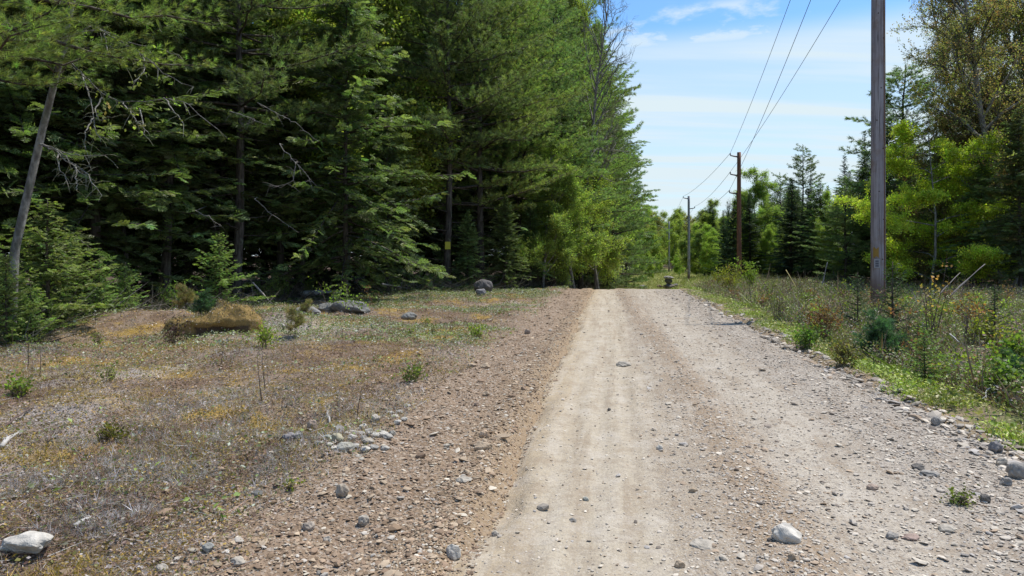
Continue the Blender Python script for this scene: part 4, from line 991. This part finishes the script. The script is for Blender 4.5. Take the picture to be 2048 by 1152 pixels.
# dead pale limbs hanging out of the hemlocks
def dead_limb(pts, Y, label, r=.018, seed=1):
    g = np.random.default_rng(seed); m_ = len(pts); ctrl = np.array([at(x, y, Y) for x, y in pts]); t = np.linspace(0, m_ - 1, m_ * 4)
    Q = np.array([[np.interp(s, range(m_), ctrl[:, c]) for c in range(3)] for s in t]) + g.normal(0, .015, (len(t), 3))
    back = Q[0] + np.array([-.6, 2.2, .3]); Q = np.r_[[back], Q]
    mb = MB(); mb.tube(Q, np.linspace(r * .8, .004, len(Q)), 5, (.25, .23, .21))
    for _ in range(len(Q) // 2):
        q = Q[g.integers(2, len(Q))]; d = g.normal(0, 1, 3); d[2] -= .6; d /= np.linalg.norm(d); l = g.uniform(.1, .5); mb.tube([q, q + d * l * .5, q + d * l + [0, 0, -.05]], [.006, .005, .002], 3, (.23, .21, .195), False)
    tag(mb.build('dead_limb', M['twig'], None, True), label, 'dead limb', 'dead limbs at the edge of the left wood')
dead_limb([(458, 222), (500, 235), (531, 250)], 20, 'pale dead limb, highest one above the hummock', seed=1)
dead_limb([(515, 205), (560, 230), (590, 245), (637, 284)], 21, 'long pale dead limb drooping beside the sunlit hemlock', seed=2)
dead_limb([(558, 288), (592, 326), (632, 372)], 21, 'slanting pale dead limb below the long drooping one', seed=3)
dead_limb([(592, 326), (585, 362), (560, 374), (540, 372)], 21, 'curled pale dead limb under the slanting one', seed=4)
dead_limb([(510, 398), (540, 425), (598, 465)], 22, 'straight slanting dead limb low in the dark wood above the boulders', seed=5)
dead_limb([(385, 420), (420, 435), (440, 452)], 20, 'short dead limb low in the dark wood behind the hummock', seed=6)

# ---------------------------------------------------------------- saplings of the left side
LS = 'spruce saplings before the left wood'
plant('spruce_sapling', 0, 98, 14.2, 'tallest spruce sapling, its bright drooping tips beside the leaning trunk', LS, (1.15, 1.15, .98), .5)
plant('spruce_sapling', 0, 12, 12.2, 'broad bright green spruce sapling at the left border', LS, .62, 2.1)
plant('spruce_sapling', 0, -20, 13.0, 'spruce sapling cut by the left border', LS, .8, 1.1)
plant('spruce_sapling', 1, 62, 12.6, 'small bright spruce sapling hiding the foot of the leaning trunk', LS, .7, 4.1)
plant('spruce_sapling', 1, 200, 15.2, 'low bright spruce sapling left of the mossy ridge', LS, .85)
plant('spruce_sapling', 0, 150, 16.4, 'shaded spruce sapling between the tallest one and the low bright one', LS, .75)
plant('spruce_sapling', 1, 250, 17, 'dim spruce sapling at the foot of the dark wood', LS, .95)
plant('spruce_sapling', 1, 120, 14.3, 'smallest spruce sapling at the foot of the ridge', LS, .42)
plant('spruce_sapling', 0, 440, 19.5, 'dark spruce sapling in the shade behind the hummock', LS, .85)
plant('pine_seedling', 1, 371, 15.6, 'pine seedling with yellow brown needles in a round tuft', 'pine seedlings by the hummock', .95, sink=.0)
s_ = plant('pine_seedling', 0, 410, 14.0, 'green pine seedling growing on the crest of the hummock', 'pine seedlings by the hummock', .52); s_.location.z += .34
plant('pine_seedling', 1, 590, 13.2, 'brown pine seedling on a bare stem right of the bleached log', 'pine seedlings by the hummock', .85)
plant('pine_seedling', 1, 612, 16.5, 'brown pine seedling in front of the low rounded boulder', 'pine seedlings by the hummock', .7)

# ---------------------------------------------------------------- shrubs and stems
def shrub(px, py, h, w, label, cat, col, name='shrub', nst=6, leaves=60, T=CLUS_S, stemc=(.11, .08, .06), seed=None, group=None, size=1., Y=None, top=False, tilt=.35):
    Y = Y or gy(py); X = (px - 1024) / F * Y; seed = seed or int(px * 7 + py); g = np.random.default_rng(seed)
    r = empty(name, (X, Y, float(surf_z(X, Y))), label, cat, group)
    st, lf = MB(), MB(); P, D, U, S = [], [], [], []
    for k in range(nst):
        az = g.uniform(0, 6.283); d = np.array([math.cos(az) * tilt * g.uniform(.2, 1), math.sin(az) * tilt * g.uniform(.2, 1), 1]); L = h * g.uniform(.6, 1.05)
        t = np.linspace(0, 1, 6); Q = np.outer(t * L, d) + np.cumsum(g.normal(0, .02 * L, (6, 3)), 0) * t[:, None] + [g.normal(0, w * .12), g.normal(0, w * .12), -.02]
        st.tube(Q, (.0045 + .006 * h) * (1 - .75 * t), 4, stemc, False)
        subs = [Q]
        for _ in range(g.integers(2, 6)):
            i = g.integers(2, 6); e = Q[i] + np.array([g.normal(0, .5), g.normal(0, .5), g.uniform(.1, .8)]) * w * .45
            B = np.array([Q[i], (Q[i] + e) / 2 + g.normal(0, .02, 3), e]); st.tube(B, [.0035 + .002 * h, .003, .0015], 3, stemc, False); subs.append(B)
        for _ in range(max(1, leaves // nst) if leaves else 0):
            B = subs[g.integers(0, len(subs))]; i = g.uniform(.6 if top else .2, 1) * (len(B) - 1)
            P.append([np.interp(i, range(len(B)), B[:, c]) for c in range(3)]); D.append(g.normal(0, 1, 3) + [0, 0, .3]); U.append(np.array([0, 0, 1]) + g.normal(0, .5, 3)); S.append(g.uniform(.7, 1.2) * size)
    st.build('stems', M['twig'], r)
    if P: emit(lf, T, P, D, U, S, vary(col, len(P), .22, g), g); lf.build('leaves', M['leaf'], r)
    return r
RB = 'shrubs in the brush right of the road'
shrub(1455, 592, 1.1, 1.5, 'bright yellow green bush below the reddish brown pole', 'shrub', (.24, .27, .03), leaves=240, nst=14, group=RB, Y=33, size=1.5, tilt=.7)
shrub(1498, 588, 1.1, 1.1, 'rounder green bush just right of the reddish brown pole', 'shrub', (.17, .24, .03), leaves=200, nst=12, group=RB, Y=34, size=1.5, tilt=.6)
shrub(1640, 690, .7, .7, 'rusty brown dried shrub at the edge of the brush, left of the near pole', 'shrub', (.20, .11, .05), leaves=150, nst=14, group=RB)
shrub(1632, 668, .35, .3, 'small bush with yellow tip leaves beside the rusty dried shrub', 'shrub', (.30, .26, .03), leaves=30, group=RB)
shrub(1610, 700, .3, .6, 'low leafy green shrub at the weedy edge, before the rusty dried shrub', 'shrub', (.12, .18, .03), leaves=120, nst=10, group=RB)
shrub(1686, 735, .25, .5, 'low tan green shrub on the weedy edge, left of the blue green pine seedling', 'shrub', (.20, .18, .06), leaves=100, nst=10, group=RB)
shrub(1820, 700, .95, .6, 'cluster of bare dark stems right of the sparse spruce sapling', 'shrub', (.34, .18, .05), leaves=10, nst=9, group=RB, top=True)
shrub(1868, 690, 1.45, .6, 'tall bare stems topped by a few dangling orange leaves', 'shrub', (.42, .24, .06), leaves=16, nst=6, group=RB, top=True, size=1.3)
shrub(1950, 668, .5, .8, 'shrub with rusty orange leaves before the dark right wood', 'shrub', (.33, .16, .04), leaves=50, nst=9, group=RB, size=1.3)
shrub(1905, 745, .38, .6, 'leafy yellow green shrub beside the green spruce sapling', 'shrub', (.20, .27, .03), leaves=90, nst=10, group=RB, size=1.4)
shrub(1965, 700, .45, .8, 'yellow leafed shrub behind the leafy yellow green one', 'shrub', (.26, .26, .03), leaves=80, nst=9, group=RB, size=1.2)
shrub(2030, 745, .5, .6, 'bright green shrub cut by the right border', 'shrub', (.14, .22, .03), leaves=120, nst=9, group=RB, size=1.3)
shrub(2010, 800, .4, .5, 'leafy weed clump near the right border above the bright grass', 'shrub', (.13, .19, .03), leaves=110, nst=10, group=RB, size=1.2)
shrub(1875, 745, .3, .5, 'low orange tinged weed under the green spruce sapling', 'shrub', (.28, .18, .05), leaves=40, nst=8, group=RB)
shrub(1560, 640, .9, .5, 'upright bare stems with few buds in the brush left of the rusty shrub', 'shrub', (.2, .2, .05), leaves=14, nst=10, group=RB, top=True)
shrub(1600, 652, .8, .5, 'bare grey stems right of the upright bare stems', 'shrub', (.2, .2, .05), leaves=10, nst=9, group=RB, top=True, stemc=(.17, .145, .13))
shrub(1690, 650, .9, .8, 'bare stems with yellow green tufts in front of the near pole', 'shrub', (.2, .25, .04), leaves=30, nst=9, group=RB, top=True)
shrub(1535, 610, .9, .8, 'brush stems before the small pale maple of the right wood', 'shrub', (.16, .2, .04), leaves=60, nst=10, group=RB)
kindsW = [('leafy green weed clump among the dry brush', 'weed', (.19, .27, .04), 'weed_clump', 8, 70, 1.1, .32, .4), ('reddish brown twiggy shrub among the dry brush', 'shrub', (.26, .13, .06), 'twiggy_shrub', 12, 45, .9, .5, .5),
          ('bare grey stemmed shrub among the dry brush', 'shrub', (.2, .2, .06), 'bare_shrub', 10, 8, .8, .7, .5), ('yellow green leafy sprig among the dry brush', 'weed', (.27, .32, .05), 'leafy_sprig', 6, 40, 1.0, .35, .35)]
for i in range(72):
    lab, cat_, col_, nm_, ns_, lv_, sz_, h_, w_ = kindsW[i % 4]
    Yw = 6.5 + 20 * rnd.random() ** 1.2; u_ = rnd.uniform(4.6, 5.2 + .42 * Yw)
    Xw = u_ + SL * Yw; shrub((Xw / Yw) * F + 1024, 600, h_ * rnd.uniform(.7, 1.25), w_, lab, cat_, col_, nm_, ns_, lv_, size=sz_, Y=Yw, group=lab.split(' among')[0] + 's in the brush', seed=500 + i, stemc=(.16, .12, .10) if i % 4 == 2 else (.12, .075, .055))
for i in range(20):
    t_ = rnd.random(); Yw = 14.5 + 22 * t_; e_ = float(np.interp(Yw, [14, 25, 29, 35, 44], [-10.8, -8.3, -4.2, -1.1, 2.2])) + rnd.uniform(-.6, .8)
    shrub(e_ / Yw * F + 1024, 600, rnd.uniform(.4, .9), .7, 'low leafy bush at the shaded foot of the left wood', 'bush', (.15, .22, .045), 'low_bush', 8, 70, size=1.3, Y=Yw, group='low bushes at the foot of the left wood', seed=700 + i)
for i in range(26):
    Yw = 5 + 14 * rnd.random(); e_ = float(np.interp(Yw, [4, 8, 14, 25], [-5.5, -7.5, -10, -8])); Xw = rnd.uniform(e_, -2.4 + SL * Yw)
    lab, lv_, h_, ns_, nm_ = [('thin bare brown stem standing in the heath', 0, .35, 1, 'dead_sapling'), ('small leafy sprig growing in the heath', 16, .14, 4, 'heath_sprig')][i % 2]
    shrub(Xw / Yw * F + 1024, 600, h_ * rnd.uniform(.7, 1.5), .2, lab, 'seedling', (.17, .19, .05), nm_, ns_, lv_, size=.75, Y=Yw, group=['bare stems', 'leafy sprigs'][i % 2] + ' in the heath', seed=800 + i, tilt=.25)
RSAP = 'conifer saplings in the brush right of the road'
plant('pine_seedling', 0, 1757, 12.2, 'soft blue green pine seedling before the near pole', RSAP, 1.0)
plant('spruce_sapling', 2, 1786, 13.0, 'sparse spruce sapling with whorled open limbs just right of the near pole', RSAP, 1.05)
plant('spruce_sapling', 1, 1850, 9.3, 'dense green spruce sapling near the weedy edge', RSAP, .52)
plant('spruce_sapling', 2, 1715, 15.5, 'thin spruce sapling left of the near pole', RSAP, .8)
plant('pine_seedling', 0, 2030, 9.0, 'pine seedling at the right border', RSAP, .6)
plant('spruce_sapling', 2, 1990, 12.5, 'thin spruce sapling near the right border before the dark wood', RSAP, .7)
LP = 'leafy seedlings on the left heath'
shrub(668, 640, .8, .6, 'maple seedling with bright leaves before the long low boulder, left one', 'seedling', (.17, .25, .03), leaves=14, nst=2, group=LP, size=1.2, top=True)
shrub(694, 650, .9, .6, 'maple seedling with bright leaves over the long low boulder, right one', 'seedling', (.18, .26, .03), leaves=22, nst=2, group=LP, size=1.2, top=True)
shrub(744, 600, .6, .4, 'brown leafed seedling at the shaded edge of the left wood', 'seedling', (.28, .17, .07), leaves=14, nst=3, group=LP, top=True, Y=22)
shrub(444, 745, .5, .15, 'thin lone stem with a pale top in front of the hummock', 'seedling', (.36, .36, .28), leaves=5, nst=1, group=LP, top=True, tilt=.1)
shrub(82, 770, .55, .15, 'bare thin stem standing in golden moss near the left border', 'seedling', (.2, .2, .05), leaves=0, nst=1, group=LP, tilt=.1)
shrub(53, 745, .6, .15, 'bare thin stem behind the one in golden moss', 'seedling', (.15, .2, .04), leaves=4, nst=1, group=LP, tilt=.1)
shrub(35, 815, .18, .3, 'small bright green plant in the heath at the left border', 'seedling', (.17, .22, .04), leaves=40, nst=6, group=LP)
shrub(520, 720, .3, .5, 'yellow green leafy sprig in the low plants before the hummock', 'seedling', (.22, .27, .03), leaves=45, nst=6, group=LP)
shrub(350, 705, .35, .4, 'dark purple leaved sprig at the left foot of the hummock', 'seedling', (.10, .06, .05), leaves=60, nst=8, group=LP)
shrub(218, 890, .10, .25, 'olive green clump in pale lichen on the near heath', 'seedling', (.19, .19, .03), leaves=45, nst=8, group=LP, size=.7)
shrub(1920, 1012, .06, .14, 'grass tuft sprouting alone in the loose gravel', 'grass tuft', (.16, .21, .04), name='grass_tuft', leaves=24, nst=8, size=.5)
shrub(578, 985, .08, .06, 'tiny yellow green sprout alone in the stony soil', 'seedling', (.22, .24, .04), leaves=10, nst=3, group=LP, size=.5)
shrub(820, 790, .12, .3, 'green sprig beside the upper end of the stone heap', 'seedling', (.15, .2, .04), leaves=40, nst=6, group=LP, size=.8)
shrub(955, 678, .25, .3, 'bright green sprig at the edge of the left low plants near the road', 'seedling', (.2, .26, .03), leaves=30, nst=5, group=LP)

# ---------------------------------------------------------------- the right wood
RW = 'trees along the edge of the right wood'
def rplant(kind, i, px, Y, sc, lab, rz=None): return plant(kind, i, px, Y, lab, RW, sc, rz)
rplant('maple', 2, 1858, 31, (.74, .74, .86), 'bright lime green maple with tiered limbs right of the near pole', .3)
rplant('maple', 0, 1785, 36, (.36, .36, .5), 'yellow green maple half hidden behind the near pole')
rplant('budding', 0, 2020, 35, (1.1, 1.1, 1.38), 'tallest budding tree with sparse orange brown leaves at the right border', 1.)
rplant('budding', 1, 1925, 34, .80, 'budding tree with orange green leaves above the lime green maple', 2.)
rplant('budding', 0, 2035, 38, (.95, .95, 1.4), 'budding tree with sparse coppery leaves right of the tallest budding tree', 4.)
rplant('budding', 1, 2075, 36, (1.1, 1.1, 1.6), 'full olive and copper budding tree behind the tallest budding tree', 5.)
rplant('budding', 0, 2090, 32, 1.25, 'budding tree cut by the right border')
rplant('budding', 1, 2000, 33, .80, 'shaded olive leafed tree low at the right border', 2.5)
rplant('hemlock', 1, 1962, 30.5, .50, 'dark hemlock in shade behind the leaning dead trunks')
rplant('hemlock', 0, 2040, 28.5, .55, 'dark hemlock in shade at the right border')
rplant('pine_mid', 0, 1818, 37, (1.35, 1.35, 1.08), 'dense dark pine with a ragged top right of the near pole', .6)
rplant('fir', 1, 1727, 46, .78, 'tall narrow spruce spire left of the near pole', 1.)
rplant('hemlock', 0, 1725, 41, (.62, .62, .55), 'dark hemlock just left of the near pole')
rplant('hemlock', 1, 1640, 44, (.6, .6, .52), 'dark hemlock between the grey green pine and the near pole')
rplant('hemlock', 2, 1775, 41, (.75, .75, .72), 'tall dark hemlock directly behind the near pole')
rplant('fir', 1, 1582, 47, (.9, .9, .55), 'pointed dark fir beside the small pale green maple')
rplant('fir', 1, 1500, 52, (.8, .8, .5), 'small pointed fir right behind the rounder green bush')
rplant('pine_mid', 0, 1692, 38, (.75, .75, .50), 'blue green pine with soft plumes left of the near pole')
rplant('fir', 0, 1655, 44, .62, 'fir between the soft blue green pine and the tall grey green pine')
rplant('maple', 0, 1668, 42, (.34, .34, .55), 'slim yellow leafed maple among the firs of the right wood')
rplant('pine_mid', 1, 1605, 49, .80, 'tall grey green pine with an open round top', 1.1)
rplant('fir', 0, 1620, 46, .72, 'dark narrow fir in front of the tall grey green pine')
rplant('maple', 1, 1522, 55, .70, 'round topped green maple right of the reddish brown pole')
rplant('maple', 0, 1525, 52, (.34, .34, .40), 'small pale green maple in front of the round topped one')
rplant('fir', 0, 1466, 55, .62, 'dark broad fir directly behind the reddish brown pole')
rplant('fir', 0, 1448, 62, .62, 'dark fir left of the reddish brown pole')
rplant('fir', 1, 1425, 80, .62, 'narrow fir spire half way between the brown and the slender grey pole')
rplant('fir', 1, 1455, 72, .62, 'narrow fir spire just left of the reddish brown pole')
rplant('maple', 1, 1410, 82, .75, 'green maple right of the slender grey pole')
rplant('maple', 0, 1435, 68, .55, 'low yellow green maple before the fir spires')
rplant('bare', 0, 1440, 95, .75, 'bare twiggy tree top above the fir spires')
rplant('bare', 0, 1530, 70, .72, 'bare twiggy tree top above the round topped maple')
rplant('fir', 0, 1578, 52, .66, 'fir spire between the round topped maple and the tall grey green pine')
rplant('fir', 1, 1690, 50, .70, 'fir spire left of the tall narrow spruce spire')
rplant('fir', 1, 1755, 44, .62, 'fir directly behind the near pole')
rplant('pine_mid', 1, 1560, 58, .72, 'grey green pine behind the small pale green maple')
cnt = 0; tries = 0; kinds = ['hemlock', 'fir', 'pine_mid', 'fir', 'fir', 'hemlock', 'pine_mid', 'maple']
RP = [1440, 1500, 1600, 1700, 1800, 1900, 2050, 2400]; RYv = [90, 66, 56, 50, 43, 38, 35, 32]
while cnt < 112 and tries < 6000:
    tries += 1
    px = rnd.uniform(1440, 2350); Y = np.interp(px, RP, RYv) * (1 + 1.1 * rnd.random() ** 2); X = (px - 1024) / F * Y
    if any((X - a) ** 2 + (Y - b) ** 2 < 2.6 for a, b in used): continue
    used.append((X, Y)); k = kinds[cnt % 8]; cnt += 1
    if px > 1600 and k == 'maple': k = 'hemlock'
    H = {'hemlock': 14, 'fir': 11, 'pine_mid': 11.5, 'maple': 10, 'budding': 13}[k]
    top = np.interp(px, [1440, 1490, 1530, 1605, 1650, 1700, 1727, 1780, 1840, 1900, 2000, 2300], [450, 405, 385, 350, 365, 340, 300, 280, 235, 240, 250, 200]) + rnd.uniform(0, 70) * (1.5 if px < 1700 else 1)
    Hn = CAM_H + (HOR - top) / F * Y
    lab = {'hemlock': 'dark hemlock standing inside the right wood', 'fir': 'dark fir standing inside the right wood', 'pine_mid': 'grey green pine standing inside the right wood', 'maple': 'maple with fresh leaves inside the right wood', 'budding': 'budding orange tinged tree inside the right wood'}[k]
    plant(k, rnd.randrange(min(2, len(PR[k]))), px, Y, lab, {'hemlock': 'hemlocks', 'fir': 'firs', 'pine_mid': 'pines', 'maple': 'maples', 'budding': 'budding trees'}[k] + ' inside the right wood', (lambda q: (max(q, .7), max(q, .7), q))(float(np.clip(Hn / H, .25, 1.5))))
for i in range(26):
    px = 1392 + i * 8.6 + rnd.uniform(-5, 5); Y = rnd.uniform(84, 120); top = np.interp(px, [1392, 1440, 1490, 1530, 1610], [436, 428, 418, 405, 385]) + rnd.uniform(-4, 26)
    k, h0, what = [('fir', 11, 'dark fir'), ('hemlock', 14, 'dark hemlock'), ('maple', 10, 'green maple')][i % 3]; q = (CAM_H + (HOR - top) / F * Y) / h0
    plant(k, i % 2, px, Y, f'{what} in the far wall of trees behind the reddish brown pole', f'far {what}s behind the reddish brown pole', (max(q, .75), max(q, .75), q))
# far trees closing the view down the road
for i in range(34):
    px = 1255 + (i * 37 % 34) / 33 * 215 + rnd.uniform(-6, 6); Y = 105 + (i * 13 % 34) * 2.2
    if px > 1390 or abs(px - 1336) < 16: Y = max(Y, 122)
    top = np.interp(px, [1255, 1330, 1420, 1470], [420, 432, 438, 425]) + rnd.uniform(0, 26) + (14 if Y < 125 else 0)
    H = CAM_H + (HOR - top) / F * Y + 1.2
    k, j, h0, what = [('maple', 0, 9, 'yellow green maple'), ('maple', 1, 11, 'green maple'), ('budding', 1, 12, 'olive budding tree'), ('maple', 0, 9, 'yellow green maple')][i % 4]
    plant(k, j, px, Y, f'{what} in the distant row of trees closing the view down the road', f'distant {what}s down the road', H / h0)
for i, (px, Y, s) in enumerate([(1290, 95, .35), (1312, 100, .3), (1358, 98, .26), (1360, 92, .28), (1395, 88, .3), (1300, 84, .22)]):
    plant('maple', 0, px, Y, 'low bright green bushy maple at the foot of the distant trees', 'low bushy maples down the road', s)

# ---------------------------------------------------------------- sky, sun, camera
EL, AZ = math.radians(66), math.radians(62)      # sun high, ahead and to the right
w = bpy.data.worlds.new('World'); bpy.context.scene.world = w; w.use_nodes = True
nt = w.node_tree
for n in list(nt.nodes): nt.nodes.remove(n)
N = NT(nt)
sky = N.n('ShaderNodeTexSky', sky_type='NISHITA', sun_disc=False, sun_elevation=EL, sun_rotation=AZ, air_density=1.0, dust_density=.6, ozone_density=1.4).outputs[0]
d = N.n('ShaderNodeTexCoord').outputs['Generated']
sp = N.n('ShaderNodeSeparateXYZ', {0: d})
zc = N.math('MAXIMUM', sp.outputs[2], 0.0)
inv = N.math('DIVIDE', 1.0, N.math('ADD', zc, .10))
cv = N.n('ShaderNodeCombineXYZ', {0: N.math('MULTIPLY', sp.outputs[0], inv), 1: N.math('MULTIPLY', N.math('MULTIPLY', sp.outputs[1], inv), 1.0), 2: 0.0}).outputs[0]
mp = N.n('ShaderNodeMapping', {'Vector': cv, 'Scale': (.30, 2.3, 1), 'Rotation': (0, 0, .10)}).outputs[0]
s1 = N.noise(mp, 1.3, 6, .55); s2 = N.noise(cv, 3.0, 6, .6, 4)
veil = N.math('MULTIPLY', N.step(zc, .312, .265), N.math('MULTIPLY_ADD', N.step(s1, .34, .64), .46, .50))
zlow = N.math('MULTIPLY', N.step(zc, .30, .0), .3)
veil = N.math('ADD', veil, zlow, clamp=True)
puff = N.math('MULTIPLY', N.step(s2, .50, .64), N.math('MULTIPLY', N.step(zc, .272, .289), N.step(zc, .340, .324)))
cl_ = N.math('MAXIMUM', veil, N.math('MULTIPLY', puff, .8))
skyb = N.mix(1.0, sky, (.72, 1.02, 1.24), 'MULTIPLY')
colr = N.mix(cl_, skyb, (4.55, 5.35, 5.75))
bg = N.n('ShaderNodeBackground', {'Color': colr, 'Strength': .135})
o = nt.nodes.new('ShaderNodeOutputWorld'); nt.links.new(bg.outputs[0], o.inputs[0])

sun = bpy.data.lights.new('sun', 'SUN'); sun.energy = 4.6; sun.angle = math.radians(.5); sun.color = (1, .955, .88)
so = bpy.data.objects.new('sun', sun); C.objects.link(so)
dv = Vector((math.sin(AZ) * math.cos(EL), math.cos(AZ) * math.cos(EL), math.sin(EL)))
so.rotation_euler = dv.to_track_quat('Z', 'Y').to_euler(); so.location = (20, 10, 40)

cam = bpy.data.cameras.new('camera'); cam.sensor_width = 36; cam.lens = 36 * F / 2048; cam.shift_y = (HOR - 576) / 2048
cam.clip_end = 5000; cam.clip_start = .05
co = bpy.data.objects.new('camera', cam); C.objects.link(co); co.location = (0, 0, CAM_H); co.rotation_euler = (math.pi / 2, 0, 0)
sc = bpy.context.scene; sc.camera = co
sc.view_settings.view_transform = 'Standard'; sc.view_settings.look = 'None'; sc.view_settings.gamma = 1; sc.view_settings.exposure = .28
sc.cycles.max_bounces = 8; sc.cycles.diffuse_bounces = 4; sc.cycles.transmission_bounces = 4; sc.cycles.glossy_bounces = 2
